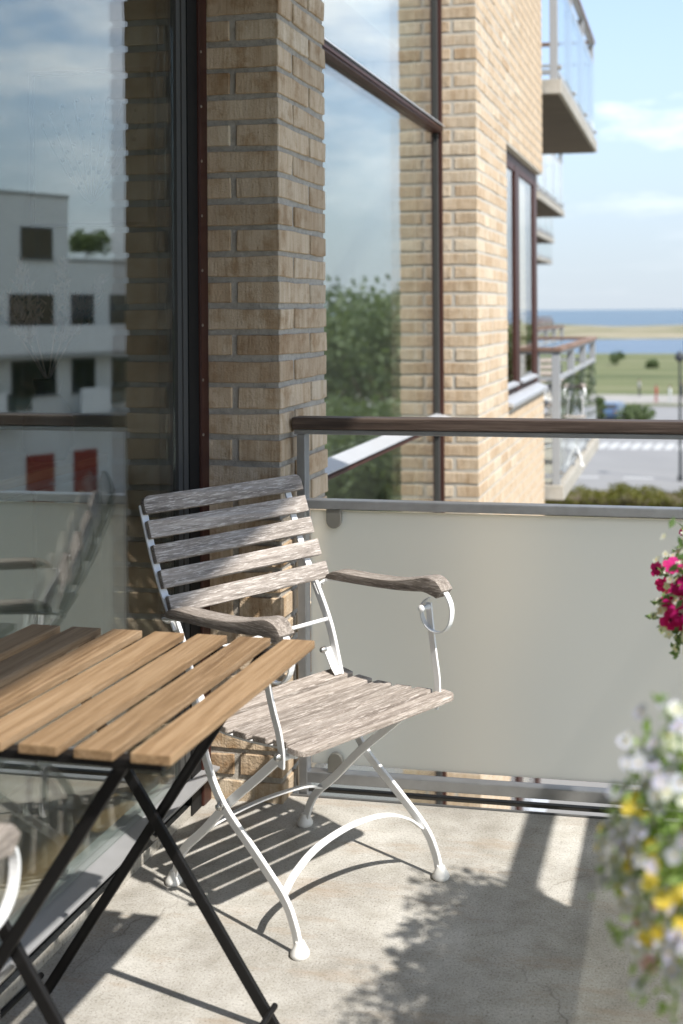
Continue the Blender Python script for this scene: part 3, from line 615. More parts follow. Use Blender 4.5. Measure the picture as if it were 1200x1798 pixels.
    # seat carriers and six slats
    zp = [(0.09, 0.441), (0.16, 0.432), (0.23, 0.431), (0.30, 0.435), (0.37, 0.442), (0.44, 0.449), (0.50, 0.447)]
    def zat(v):
        for (a, za), (b, zb) in zip(zp, zp[1:]):
            if v <= b: return za + (zb - za) * (v - a) / (b - a)
        return zp[-1][1]
    for y in (0.035, 0.42):
        B(MB().sweep(catmull([(v, y, z - 0.022) for v, z in zp[:-1]] + [(0.47, y, 0.426)], 3), (0, 1, 0), 0.020, 0.005), 'seat_carrier', 'white_paint')
    for k in range(6):
        v0 = 0.090 + k * 0.0715; v1 = v0 + 0.0525; vm = (v0 + v1) / 2; tl = math.atan2(zat(v1) - zat(v0), v1 - v0)
        y0, y1 = (0.012, 0.488) if k < 5 else (-0.006, 0.502); r = 0.006 if k < 5 else 0.026; hw = 0.02625; hl = (y1 - y0) / 2; poly = []
        for sx, sy, a0 in ((1, 1, 0), (-1, 1, 90), (-1, -1, 180), (1, -1, 270)):
            rr = r if sx > 0 else 0.005
            for q in range(5):
                a = R(a0 + q * 22.5); poly.append((sx * (hw - rr) + rr * math.cos(a), sy * (hl - rr) + rr * math.sin(a)))
        mt = Matrix.Translation((vm, (y0 + y1) / 2, (zat(v0) + zat(v1)) / 2)) @ Matrix.Rotation(-tl, 4, 'Y')
        B(MB().prism(poly, -0.0145, 0.0, lambda p: mt @ p), 'seat_slat', 'seat_wood_y', bevel=0.0025)
    # five back slats
    for k in range(5):
        zc = 0.916 - k * 0.0575; v = 0.0
        for (va, za), (vb, zb) in zip(back, back[1:]):
            if za <= zc <= zb + 0.02: v = va + (vb - va) * (zc - za) / (zb - za)
        tl = math.atan2(0.046, 0.118); hh = 0.0225; rr = 0.018 if k == 0 else 0.003; hl = 0.256; poly = []
        for sx, sy, a0 in ((1, 1, 0), (-1, 1, 90), (-1, -1, 180), (1, -1, 270)):
            r2 = rr if sy > 0 else 0.003
            for q in range(5):
                a = R(a0 + q * 22.5); poly.append((sx * (hl - r2) + r2 * math.cos(a), sy * (hh - r2) + r2 * math.sin(a)))
        mt = Matrix.Translation((v + 0.006, 0.2445, zc)) @ Matrix.Rotation(-tl, 4, 'Y')
        # polygon x -> chair y, polygon y -> up, thickness -> front; slightly hollow to the sitter
        fn = lambda p: mt @ Vector((p.z - 0.006 * (1 - (p.x / hl) ** 2), p.x, p.y))
        # refine along the length so that the hollow bends
        top = [q for q in poly]
        mb = MB(); xs = [-hl + rr + (2 * hl - 2 * rr) * j / 8 for j in range(9)]
        cap_r = [q for q in poly if q[0] > hl - rr - 1e-6]; cap_l = [q for q in poly if q[0] < -hl + rr + 1e-6]
        pts = []
        rt = sorted([q for q in cap_r if q[1] >= 0], key=lambda q: -q[1]); rb = sorted([q for q in cap_r if q[1] < 0], key=lambda q: -q[1])
        loop = [(x, -hh) for x in xs[1:-1]] + sorted(rb, key=lambda q: q[1]) + sorted(rt, key=lambda q: q[1]) + [(x, hh) for x in reversed(xs[1:-1])] + sorted([q for q in cap_l if q[1] >= 0], key=lambda q: -q[1]) + sorted([q for q in cap_l if q[1] < 0], key=lambda q: -q[1])
        mb.prism(loop, 0.0, 0.015, fn); B(mb, 'back_slat', 'grey_wood_y', bevel=0.002)
    return ch
chair = build_chair('weathered grey slatted armchair with white steel frame in front of the brick pillar')
chair['group'] = 'slatted armchairs at the table'
chair.location = (-1.259, 2.667, 0); chair.rotation_euler = (0, 0, R(-30))
c2 = copy_tree(chair); c2['label'] = 'second white framed armchair at the left edge, only its curled arm showing'
c2.location = (-0.950, 0.945, 0); c2.rotation_euler = (0, 0, R(88))

# ------------------------------------------------------------------ table
tb = thing('bistro_table', 'folding bistro table with brown wood slats and black steel legs', 'table', (-1.052, 1.921, 0))
ZT = 0.745
Tm = Matrix.Rotation(R(-1.8), 4, 'Z')
def tx(q): return Tm @ Vector(q)
TY0, TY1, TX1 = 1.622, 2.238, -0.748
cxy = Vector((-1.052, 1.921, 0))
def TP(x, y, z): return tuple(cxy + Tm @ (Vector((x, y, z)) - cxy))
for k in range(7):
    x1 = TX1 - k * 0.0936; x0 = x1 - 0.0655
    MB().box(x0, x1, TY0, TY1, ZT - 0.0155, ZT, mat=Matrix.Translation(cxy) @ Tm @ Matrix.Translation(-cxy)).build('slat', 'table_wood', tb, bevel=0.002)
TXL = TX1 - 6 * 0.0936 - 0.0655
mtab = Matrix.Translation(cxy) @ Tm @ Matrix.Translation(-cxy)
for y in (TY0 + 0.024, TY1 - 0.03):
    MB().box(TXL + 0.01, TX1 - 0.02, y - 0.012, y + 0.012, ZT - 0.030, ZT - 0.016, mat=mtab).build('top_rail', 'black_paint', tb, bevel=0.002)
fw = lambda q: 1.0
for y, s in ((TY0 + 0.055, 1), (TY1 - 0.045, -1)):
    for a, (xa, xb) in enumerate(((TXL + 0.10, TX1 - 0.060), (TX1 - 0.10, TXL + 0.055))):
        yy = y + s * (0.0 if a else 0.022)
        MB().sweep([TP(xa, yy, ZT - 0.031), TP(xb, yy, 0.004)], (0, 1, 0), 0.012, 0.0215).build('leg', 'black_paint', tb, bevel=0.003)
    MB().lathe([(0.006, -0.012), (0.006, 0.038), (0.003, 0.042)], TP((TXL + TX1) / 2, y - 0.02, 0.357), 10, (0, 1, 0)).build('pivot_bolt', 'bolt_steel', tb)
ya, yb = TY0 + 0.055, TY1 - 0.066
for x, z in ((TX1 - 0.063, 0.05), (TXL + 0.058, 0.05), (TX1 - 0.10, ZT - 0.045), (TXL + 0.10, ZT - 0.045)):
    MB().tube([TP(x, ya, z), TP(x, yb, z)], 0.0065, 10).build('stretcher', 'black_paint', tb, smooth=True)

# ------------------------------------------------------------------ in the room, dim behind the door glass
sb = thing('sideboard', 'long sideboard with orange wood top behind the patio door glass', 'sideboard', (-2.02, 3.2, 0.02))
MB().box(-2.25, -1.80, 1.8, 3.40, 0.925, 0.955).build('top', 'table_wood', sb, bevel=0.003)
MB().box(-2.23, -1.82, 1.82, 3.38, 0.10, 0.924).build('body', 'room_dimmed_white', sb)
for k in range(4): MB().box(-1.8195, -1.80, 1.83 + k * 0.386, 2.2 + k * 0.386, 0.13, 0.90).build('door', 'room_dimmed_white', sb, bevel=0.003)
for x in (-2.2, -1.86):
    for y in (1.87, 3.33): MB().box(x - 0.02, x + 0.02, y - 0.02, y + 0.02, 0.021, 0.0995).build('leg', 'black_paint', sb)
vs = thing('vase', 'dark vase with pale pink dried grass plumes on the sideboard indoors', 'vase', (-1.90, 3.22, 0.955))
MB().lathe([(0.05, 0.0), (0.075, 0.05), (0.07, 0.14), (0.035, 0.20), (0.045, 0.24), (0.04, 0.245)], (-1.90, 3.22, 0.956), 16).build('body', 'dark_frame', vs, smooth=True)
leaf_mat('plume', (0.42, 0.30, 0.32), (0.55, 0.42, 0.42), 0.3)
pl_ = []
rnd = random.Random(9)
for k in range(6):
    a = k * 1.05; tip = Vector((-1.90 + 0.10 * math.cos(a), 3.22 + 0.17 * math.cos(a * 0.9 + 0.5), 1.50 + 0.06 * math.sin(a * 2)))
    m_ = MB(); base_ = Vector((-1.90, 3.22, 1.19)); m_.tube([base_, (base_ + tip) / 2, tip], [0.003, 0.002, 0.001], 5)
    for _ in range(130):
        q = rnd.random(); p = base_.lerp(tip, 0.45 + 0.55 * q); wdt = 0.032 * math.sin(math.pi * min(1, 0.12 + 0.88 * q)) ; d = Vector((rnd.gauss(0, 1), rnd.gauss(0, 1), 1.5)).normalized(); o_ = Vector((rnd.gauss(0, 1), rnd.gauss(0, 1), 0)) * wdt * 0.5
        sd2 = d.orthogonal().normalized() * 0.004; m_.add([p + o_ - sd2, p + o_ + sd2, p + o_ + d * 0.03], [(0, 1, 2)])
    m_.build('plume', 'plume', vs)
pic = thing('wall_picture', 'framed botanical print hanging on the inner wall behind the patio door', 'picture', (-1.88, 3.415, 1.68))
MB().box(-2.05, -1.66, 3.408, 3.418, 1.68, 2.15).build('print', 'room_dimmed_white', pic)
for x0, x1, z0, z1 in ((-2.062, -2.05, 1.668, 2.162), (-1.66, -1.648, 1.668, 2.162), (-2.05, -1.66, 1.668, 1.68), (-2.05, -1.66, 2.15, 2.162)): MB().box(x0, x1, 3.396, 3.419, z0, z1).build('frame', 'dark_frame', pic)
sg = MB()
for k in range(9):
    a0 = -1.25 + k * 0.31; P = [Vector((-1.855 + math.sin(a0) * 0.15 * q / 6 * (1 + 0.2 * q / 6), 3.405, 1.74 + 0.33 * (q / 6) ** (1 + abs(a0) * 0.4) * (0.5 + 0.5 * math.cos(a0 * 0.8)))) for q in range(7)]
    sg.tube(P, 0.0018, 4)
    for p in P[2:]: sg.lathe([(0.001, -0.001), (0.007, 0.0), (0.001, 0.001)], p + Vector((0.010, 0, 0.003)), 7, (0, 1, 0))
sg.build('sprig', 'dark_frame', pic)

# ------------------------------------------------------------------ neighbouring balconies
def balcony(label, Xo, Xw, Y0, Y1, z, npost=4):
    xi_ = Xo - 0.05
    r = thing('balcony', label, 'balcony', (Xo, Y0, z), group='balconies on the stepped facade')
    MB().box(Xw, Xo, Y0, Y1, z - 0.115, z).build('slab', 'slab_concrete', r, bevel=0.006)
    MB().box(Xw + 0.01, Xo - 0.03, Y0 + 0.03, Y1 - 0.03, z - 0.123, z - 0.1155).build('soffit', 'soffit', r)
    tbx = MB(); tbx.box(xi_ - 0.022, xi_ + 0.022, Y0 + 0.05, Y1 - 0.05, z + 1.040, z + 1.0585); tbx.box(Xw, xi_ - 0.023, Y0 + 0.03, Y0 + 0.07, z + 1.040, z + 1.0583); tbx.build('top_bar', 'grey_paint', r)
    xi, ya, yb = Xo - 0.05, Y0 + 0.05, Y1 - 0.05
    hr = MB(); hr.box(xi - 0.035, xi + 0.035, ya - 0.035, yb + 0.035, z + 1.06, z + 1.095); hr.box(Xw, xi - 0.036, ya - 0.035, ya + 0.035, z + 1.0603, z + 1.0947); hr.box(Xw, xi - 0.036, yb - 0.035, yb + 0.035, z + 1.0603, z + 1.0947)
    hr.build('handrail', 'neighbour_rail_wood', r, bevel=0.004)
    for nm, za, zb in (('middle_bar', 0.83, 0.858), ('bottom_bar', 0.05, 0.085)):
        mbm = MB(); mbm.box(xi - 0.02, xi + 0.02, ya, yb, z + za, z + zb); mbm.box(Xw, xi - 0.021, ya - 0.02, ya + 0.02, z + za, z + zb - 0.001); mbm.box(Xw, xi - 0.021, yb - 0.02, yb + 0.02, z + za, z + zb - 0.001)
        mbm.build(nm, 'grey_paint', r)
    for k in range(npost):
        y = ya + (yb - ya) * k / (npost - 1)
        MB().box(xi - 0.045, xi + 0.018, y - 0.022, y + 0.022, z + 0.001, z + 1.0395).build('post', 'grey_paint', r, bevel=0.003)
        MB().lathe([(0.02, 0), (0.02, 0.02), (0.012, 0.03)], (xi + 0.02, y, z + 0.10), 8, (1, 0, 0)).build('bolt', 'bolt_steel', r)
        if k < npost - 1:
            y2 = ya + (yb - ya) * (k + 1) / (npost - 1)
            MB().box(xi + 0.019, xi + 0.027, y + 0.03, y2 - 0.03, z + 0.10, z + 0.82).build('panel', 'rail_glass', r)
    for x in (xi - 0.16,):
        MB().box(x - 0.018, x + 0.018, ya - 0.0195, ya + 0.0195, z + 0.001, z + 1.0392).build('post', 'grey_paint', r)
    MB().box(Xw + 0.1, xi - 0.20, ya - 0.027, ya - 0.021, z + 0.10, z + 0.82).build('panel', 'rail_glass', r)
    return r
nb = []
for (Xo, Y0, Y1), where in (((-1.0, 9.25, 12.85), 'nearest'), ((-2.3, 18.0, 21.7), 'second'), ((-3.5, 26.8, 30.4), 'third'), ((-5.2, 40.0, 44.5), 'farthest')):
    for z, lv in ((3.22, 'upper'), (0.0, 'lower')):
        nb.append(balcony('%s concrete balcony on the %s floor with grey posts and glass panels' % (where, 'upper' if z > 1 else 'same'), Xo, Xo - 1.42, Y0, Y1, z))
# what stands on the nearest balconies
for x, y, z, a in ((-1.60, 10.6, 0.0, -60), (-1.75, 11.7, 0.0, -20)):
    c = copy_tree(chair); c.location = (x, y, z); c.rotation_euler = (0, 0, R(a)); del c['group']
    c['label'] = 'white framed chair on the neighbouring balcony, nearer one' if y < 11 else 'white framed chair on the neighbouring balcony, farther one'
pr = thing('parasol', 'folded orange parasol on the upper neighbouring balcony', 'parasol', (-1.6, 9.9, 3.22))
MB().tube([(-1.6, 9.9, 3.222), (-1.6, 9.9, 5.3)], 0.02, 10).build('pole', 'grey_paint', pr)
MB().lathe([(0.02, 2.0), (0.07, 1.85), (0.12, 1.3), (0.16, 0.75), (0.13, 0.7)], (-1.6, 9.9, 3.22), 10).build('canopy', 'orange_cloth', pr, smooth=True)
MB().lathe([(0.22, 0.001), (0.22, 0.05), (0.05, 0.07)], (-1.6, 9.9, 3.22), 14).build('base', 'grey_paint', pr)

# ------------------------------------------------------------------ ground, sea, spit, meadow, road
MB().box(-2500, 2500, -2500, 236, GROUND - 0.4, GROUND).build('ground', 'grass_ground', kind='structure')
MB().box(-9000, 9000, 236.1, 9000, GROUND - 0.6, GROUND - 0.25).build('sea', 'sea', kind='structure')
MB().box(-900, 1300, 236.1, 372, GROUND - 0.244, GROUND - 0.236).build('lagoon', 'lagoon_water', kind='structure')
sp = MB(); nx, ny = 150, 26; rnd = random.Random(3); ph = [(rnd.uniform(0.01, 0.09), rnd.uniform(0.02, 0.1), rnd.uniform(0, 6), rnd.uniform(0.2, 0.7)) for _ in range(12)]
for j in range(ny):
    for i_ in range(nx):
        x = -700 + 2000 * i_ / (nx - 1); e = 7 * math.sin(x * 0.021) + 5 * math.sin(x * 0.05 + 1)
        v = j / (ny - 1); y = 356 + e + (600 - 356) * v
        hgt = math.sin(math.pi * v) ** 0.6 * (1.6 + sum(a * math.sin(x * p + y * q + r) for p, q, r, a in ph)); sp.v.append((x, y, GROUND - 0.3 + max(0.0, hgt) + (0.12 if 0 < v < 1 else -0.1)))
for j in range(ny - 1):
    for i_ in range(nx - 1):
        a = j * nx + i_; sp.f.append((a, a + 1, a + nx + 1, a + nx)); sp.mi.append(0)
sp.build('sand_spit', 'dune', smooth=True, kind='structure')
MB().box(-90, 140, 20, 108, GROUND + 0.002, GROUND + 0.006).build('road', 'asphalt', kind='structure')
MB().box(0.9, 24, -45, 19.5, GROUND + 0.002, GROUND + 0.008).build('added_bounce_paving', 'paving_light', kind='structure')  # unseen pale paving added to bounce light up into the balcony
MB().box(-90, 140, 112, 123, GROUND + 0.002, GROUND + 0.008).build('path', 'paving', kind='structure')
MB().box(-90, 140, 108, 108.3, GROUND, GROUND + 0.12).build('kerb', 'paving', kind='structure')
mk = MB()
for k in range(26):
    x = -9 + k * 0.72; mk.add([(x, 75.5, GROUND + 0.010), (x + 0.5, 75.5, GROUND + 0.010), (x + 0.5 + 0.25, 79.0, GROUND + 0.010), (x + 0.25, 79.0, GROUND + 0.010)], [(0, 1, 2, 3)])
for x in (-6.5, -3.6, -0.7, 2.2): mk.box(x, x + 1.6, 62.5, 62.9, GROUND + 0.008, GROUND + 0.010)
mk.build('road_marking', 'road_white', kind='structure')

# ------------------------------------------------------------------ vegetation helpers
def leaf_cloud(mb, n, sample, size, rnd, mi=0, flat=0.0):
    for _ in range(n):
        p = sample(); d = Vector((rnd.gauss(0, 1), rnd.gauss(0, 1), rnd.gauss(0, 1) + flat)).normalized(); u = d.orthogonal().normalized(); a = rnd.uniform(0, 6.28)
        u = (Matrix.Rotation(a, 3, d) @ u); w = d.cross(u); s = size * rnd.uniform(0.6, 1.35)
        q = [p - u * s * 0.5, p + w * s * 0.28 + d * s * 0.06, p + u * s * 0.55, p - w * s * 0.28 + d * s * 0.06]
        mb.add(q, [(0, 1, 2, 3)], mi)
def raw(mb, name, mat, parent, off, **k):
    me = bpy.data.meshes.new(name); me.from_pydata([tuple(Vector(q) - Vector(off)) for q in mb.v], [], mb.f)
    for m in (mat if isinstance(mat, (list, tuple)) else [mat]): me.materials.append(M[m])
    if len(set(mb.mi)) > 1: me.polygons.foreach_set('material_index', mb.mi)
    o = bpy.data.objects.new(name, me); link(o); o.parent = parent; return tag(o, **k)
def tree(label, x, y, h, rad, seed, leaves=3500, size=0.34, name='tree', mat='leaf_tree', zb=GROUND):
    low = name == 'bush'
    rnd = random.Random(seed); r = thing(name, label, 'tree', (x, y, zb)); B = Vector((x, y, zb))
    tk = MB(); tk.tube(catmull([B, B + Vector((0.1, 0, h * 0.2)), B + Vector((-0.1, 0.1, h * 0.45)), B + Vector((0.1, 0.1, h * 0.75))], 3), [h * 0.028 * (1 - 0.075 * q) for q in range(10)], 8)
    cl = []
    for k in range(16):
        a = rnd.uniform(0, 6.28); e = rnd.uniform(-0.25, 1.0); rr = rad * rnd.uniform(0.35, 0.8)
        c = B + Vector((math.cos(a) * rr * math.cos(e), math.sin(a) * rr * math.cos(e), h * (0.42 if low else 0.60) + math.sin(e) * h * (0.45 if low else 0.33))); cl.append((c, rad * rnd.uniform(0.28, 0.5)))
        st = B + Vector((0, 0, h * rnd.uniform(0.25, 0.5))); tk.tube([st, (st + c) / 2 + Vector((0, 0, -0.1)), c], [h * 0.011, h * 0.007, h * 0.003], 5)
    tk.build('trunk', 'bark', r)
    def smp():
        c, q = rnd.choice(cl); d = Vector((rnd.gauss(0, 1), rnd.gauss(0, 1), rnd.gauss(0, 0.8))).normalized(); return c + d * q * rnd.uniform(0.55, 1.08)
    m = MB(); leaf_cloud(m, leaves, smp, size, rnd); raw(m, 'crown', mat, r, r.location)
    return r
# trees to the right of the view, mirrored in the recessed window
labs = ('tallest leafy tree beyond the road, mirrored in the recessed window', 'round leafy tree left of the tallest one in the mirrored group', 'smaller leafy tree at the right of the mirrored group', 'farthest leafy tree of the mirrored group', 'low broad tree in front of the mirrored group', 'second low broad tree in front of the mirrored group', 'young tree between the low trees of the mirrored group')
for k, (x, y, h, rd) in enumerate(((8.6, 44, 9.9, 4.0), (12.0, 46, 9.0, 3.8), (5.6, 52, 8.2, 3.4), (16.5, 60, 9.8, 4.4), (6.6, 36, 5.6, 3.2), (10.2, 37.5, 5.8, 3.2), (8.4, 34.5, 4.6, 2.4))):
    tree(labs[k], x, y, h, rd, 20 + k, 5200, 0.36)
# hedge
rnd = random.Random(5); hg = thing('hedge', 'clipped yellow-green hedge along the road below the balcony', 'hedge', (0, 51.5, GROUND))
def hsm():
    x = rnd.uniform(-6.5, 9); y = rnd.choice((rnd.uniform(50.2, 50.6), rnd.uniform(50.2, 53.2), rnd.uniform(50.2, 53.2))); top = 0.98 + 0.12 * math.sin(x * 1.7) + 0.1 * math.sin(x * 4.1 + y)
    return Vector((x, y, GROUND + (rnd.uniform(0.05, top) if y < 50.62 else top + rnd.uniform(-0.25, 0.06))))
m = MB(); leaf_cloud(m, 9000, hsm, 0.17, rnd); raw(m, 'foliage', 'leaf_hedge_tree', hg, hg.location)
MB().box(-6.4, 8.9, 50.5, 53.1, GROUND, GROUND + 0.78).build('branches', 'bark', hg)
for lab, x, y, h, rd, sd_ in (('dark round bush on the meadow by the lagoon', -11.6, 186, 2.3, 1.3, 1), ('low dark bush farther along the meadow edge', -5.9, 178, 1.1, 1.2, 2), ('narrow green shrub at the roadside behind the neighbouring balcony', -7.15, 90, 2.6, 0.6, 3), ('low pale green shrub beside the blue car', -4.2, 92, 1.2, 1.5, 4)):
    tree(lab, x, y, h, rd, sd_, 1100, 0.34, 'bush')

# ------------------------------------------------------------------ street things
lp = thing('lamp_post', 'thin dark street lamp post at the right edge beyond the hedge', 'lamp post', (-0.62, 62, GROUND))
MB().tube([(-0.62, 62, GROUND), (-0.62, 62, GROUND + 2), (-0.62, 62, GROUND + 6.3)], [0.09, 0.075, 0.055], 10).build('pole', 'dark_frame', lp, smooth=True)
MB().lathe([(0.10, 6.2), (0.26, 6.35), (0.24, 6.55), (0.06, 6.75)], (-0.62, 62, GROUND), 12).build('lamp_head', 'dark_frame', lp, smooth=True)
MB().lathe([(0.15, 0.0), (0.15, 0.25), (0.09, 0.35)], (-0.62, 62, GROUND), 12).build('base', 'dark_frame', lp)
def car(label, x, y, rz, paint):
    r = thing('parked_car', label, 'car', (x, y, GROUND + 0.006), rz)
    prof = [(-2.05, 0.35), (-2.08, 0.72), (-1.95, 0.92), (-1.55, 1.38), (-1.2, 1.46), (0.1, 1.47), (0.45, 1.38), (1.05, 0.98), (1.85, 0.86), (2.05, 0.68), (2.05, 0.35)]
    mb = MB(); n = len(prof); rows = []
    for sy, nar in ((-1, 1), (1, 1)):
        rows.append([(px, sy * (0.86 if z < 1.0 else 0.66), z) for px, z in prof])
    mb.add(rows[0] + rows[1], [tuple(range(n)), tuple(range(n, 2 * n))[::-1]] + [(k, n + k, n + (k + 1) % n, (k + 1) % n) for k in range(n)])
    mb.build('body', paint, r, world=False, bevel=0.06, seg=3, smooth=True)
    for nm, a, b in (('windscreen', (0.50, 1.34), (1.00, 1.02)), ('rear_window', (-1.88, 1.02), (-1.58, 1.34))):
        nn = Vector((b[1] - a[1], 0, a[0] - b[0])).normalized(); nn = nn if nn.z > 0 else -nn
        q = [Vector((a[0], -0.60, a[1])), Vector((a[0], 0.60, a[1])), Vector((b[0], 0.64, b[1])), Vector((b[0], -0.64, b[1]))]
        mb = MB(); mb.add([p + nn * 0.03 for p in q] + [p + nn * 0.015 for p in q], [(0, 1, 2, 3), (7, 6, 5, 4), (0, 4, 5, 1), (1, 5, 6, 2), (2, 6, 7, 3), (3, 7, 4, 0)]); mb.build(nm, 'dark_frame', r, world=False)
    for sx in (-1.3, 1.3):
        for sy in (-0.78, 0.78):
            wv = MB().lathe([(0.20, -0.09), (0.31, -0.09), (0.32, 0.0), (0.31, 0.09), (0.20, 0.09)], (sx, sy, 0.32), 16, (0, 1, 0)).build('wheel', 'tyre', r, world=False, smooth=True)
            MB().lathe([(0.18, -0.095), (0.19, 0.095)], (sx, sy, 0.32), 12, (0, 1, 0)).build('rim', 'aluminium', wv, world=False)
    for sy in (-0.6, 0.6):
        MB().box(1.98, 2.07, sy - 0.17, sy + 0.17, 0.66, 0.78).build('headlight', 'car_light', r, world=False, bevel=0.02)
        MB().box(-2.10, -2.0, sy - 0.14, sy + 0.14, 0.74, 0.88).build('tail_light', 'red_paint', r, world=False, bevel=0.02)
    return r
car('small blue car parked beyond the road, half hidden by the handrail', -6.2, 95.5, R(80), 'car_blue')
for k, x in enumerate((-9.15, -7.85)):
    r = thing('waste_container', ('left', 'right')[k] + ' dark teal waste container seen through the neighbouring balcony glass', 'container', (x, 96, GROUND + 0.006), group='waste containers')
    MB().box(x - 0.5, x + 0.5, 95.5, 96.5, GROUND + 0.01, GROUND + 1.35).build('body', 'teal_plastic', r, bevel=0.08)
    MB().box(x - 0.55, x + 0.55, 95.45, 96.55, GROUND + 1.36, GROUND + 1.50).build('lid', 'teal_plastic', r, bevel=0.05)
def person(label, x, y, rz, top, legs, stride=0.16):
    r = thing('person', label, 'person', (x, y, GROUND + 0.006), rz)
    V = [(0, 0, 0.95), (0, 0, 1.15), (0, 0, 1.38), (0, 0.19, 1.38), (0.05, 0.25, 1.1), (0.12, 0.23, 0.88), (0, -0.19, 1.38), (-0.05, -0.25, 1.1), (-0.02, -0.23, 0.86), (0, 0, 1.5),
         (0, 0.1, 0.88), (stride * 0.6, 0.1, 0.48), (stride, 0.1, 0.06), (stride + 0.14, 0.1, 0.03), (0, -0.1, 0.88), (-stride * 0.3, -0.1, 0.48), (-stride, -0.1, 0.06), (-stride + 0.14, -0.1, 0.03)]
    E_ = [(0, 1), (1, 2), (2, 3), (3, 4), (4, 5), (2, 6), (6, 7), (7, 8), (2, 9), (0, 10), (10, 11), (11, 12), (12, 13), (0, 14), (14, 15), (15, 16), (16, 17)]
    rad = [0.15, 0.14, 0.15, 0.07, 0.045, 0.035, 0.07, 0.045, 0.035, 0.055, 0.095, 0.065, 0.04, 0.04, 0.095, 0.065, 0.04, 0.04]
    me = bpy.data.meshes.new('body'); me.from_pydata(V, E_, []); o = bpy.data.objects.new('body', me); link(o); o.parent = r
    sm = o.modifiers.new('skin', 'SKIN')
    for k, q in enumerate(rad): me.skin_vertices[0].data[k].radius = (q, q)
    me.skin_vertices[0].data[0].use_root = True; o.modifiers.new('sub', 'SUBSURF').levels = 1
    tmat = NT('clothes'); sp_ = tmat.n('SeparateXYZ'); tmat.l(tmat.coords(rand=False), sp_.inputs[0])
    cc = lambda nme: tuple(nme) + (1,)
    tmat.base(tmat.mix(tmat.math('GREATER_THAN', sp_.outputs[2], 0.92), cc(legs), cc(top))); me.materials.append(tmat.m)
    MB().lathe([(0.03, -0.13), (0.075, -0.08), (0.095, 0.0), (0.085, 0.07), (0.03, 0.12)], (0.01, 0, 1.62), 12).build('head', 'skin', r, world=False, smooth=True)
    MB().lathe([(0.103, -0.01), (0.10, 0.05), (0.06, 0.12), (0.01, 0.135)], (-0.012, 0, 1.63), 12).build('hair', 'bark', r, world=False, smooth=True)
person('person in a red top walking across the asphalt', -3.35, 113, R(200), (0.45, 0.05, 0.04), (0.3, 0.05, 0.04))
person('person in white clothes walking behind the one in red', -2.05, 112, R(200), (0.72, 0.72, 0.7), (0.5, 0.5, 0.5))
person('person in dark clothes at the right edge of the path', -0.95, 117, R(180), (0.03, 0.035, 0.05), (0.03, 0.03, 0.04))
person('person in grey top and dark trousers on the path', -5.3, 121, R(30), (0.4, 0.38, 0.36), (0.03, 0.03, 0.04))

# ------------------------------------------------------------------ white building across the street (mirrored in the patio door)
ob = thing('white_building', 'white rendered apartment building mirrored in the patio door glass', 'building', (27.3, 47.0, GROUND), math.atan2(0.89, -0.46))
S = 3.5 / 120                       # metres on the facade per mirrored pixel
def zz(py): return (543 - py) / 2060 * 53 + 1.4 - GROUND
def wx(px): return px * S
def part(name, mat, a, b, ya_, yb_, y0, y1, **k): return MB().box(wx(a), wx(b), y0, y1, min(zz(ya_), zz(yb_)), max(zz(ya_), zz(yb_))).build(name, mat, k.pop('parent', ob), world=False, **k)
# local y < 0 is into the building, y > 0 towards us... facade at y = 0
SG = 1
part('wall', 'render_white', -420, 120, 338, 905, -9 * SG, 0); part('wall', 'render_white', 120.1, 520, 452, 905, -9 * SG, -0.02)
part('parapet_cap', 'render_grey', -421, 121, 332, 338, -9.05, 0.06); part('parapet_cap', 'render_grey', 121.1, 521, 446, 452, -9.05, 0.04)
def bwin(a, b, ya_, yb_, mat='dark_glass'):
    part('window_sill', 'render_grey', a - 2, b + 2, yb_ + 0.2, yb_ + 2.5, 0.001, 0.12); part('curtain', 'cloth_grey', a + 3, a + 9, ya_ + 3, yb_ - 3, 0.0302, 0.0304)
    f = part('window', 'dark_frame', a, b, ya_, yb_, -0.2, 0.03); part('pane', mat, a + 2.5, (a + b) / 2 - 1, ya_ + 3, yb_ - 3, 0.0305, 0.036, parent=f); part('pane', mat, (a + b) / 2 + 1, b - 2.5, ya_ + 3, yb_ - 3, 0.0305, 0.036, parent=f)
for off in (0, -180, 250):
    if off <= 0: bwin(37 + off, 92 + off, 393, 450)
    for a, b in ((40, 93), (125, 166), (197, 236)): bwin(a + off, b + off, 511, 566)
    for a, b in ((40, 97), (125, 168), (200, 236)): bwin(a + off, b + off, 628, 690)
    part('balcony_parapet', 'parapet_white', 30 + off, 208 + off, 567, 615, 0.9, 1.05); part('balcony_floor', 'render_grey', 30 + off, 208 + off, 615.2, 622, 0.04, 1.04)
    part('balcony_parapet', 'parapet_white', 120 + off, 172 + off, 680, 725, 0.9, 1.05); part('balcony_parapet', 'dark_glass', 172.2 + off, 214 + off, 682, 712, 0.95, 0.99); part('balcony_floor', 'render_grey', 120 + off, 214 + off, 725.2, 732, 0.04, 1.04)
    for a, b in ((44, 92), (128, 170)):
        d = part('door', 'red_paint', a + off, b + off, 795, 902, -0.1, 0.05); part('handle', 'aluminium', b - 8 + off, b - 5 + off, 845, 852, 0.0505, 0.08, parent=d)
tree('small roof terrace tree on the white building, mirrored in the patio door', 26.3, 53.0, 1.7, 1.1, 44, 900, 0.26, 'roof_tree', zb=zz(452) + GROUND)

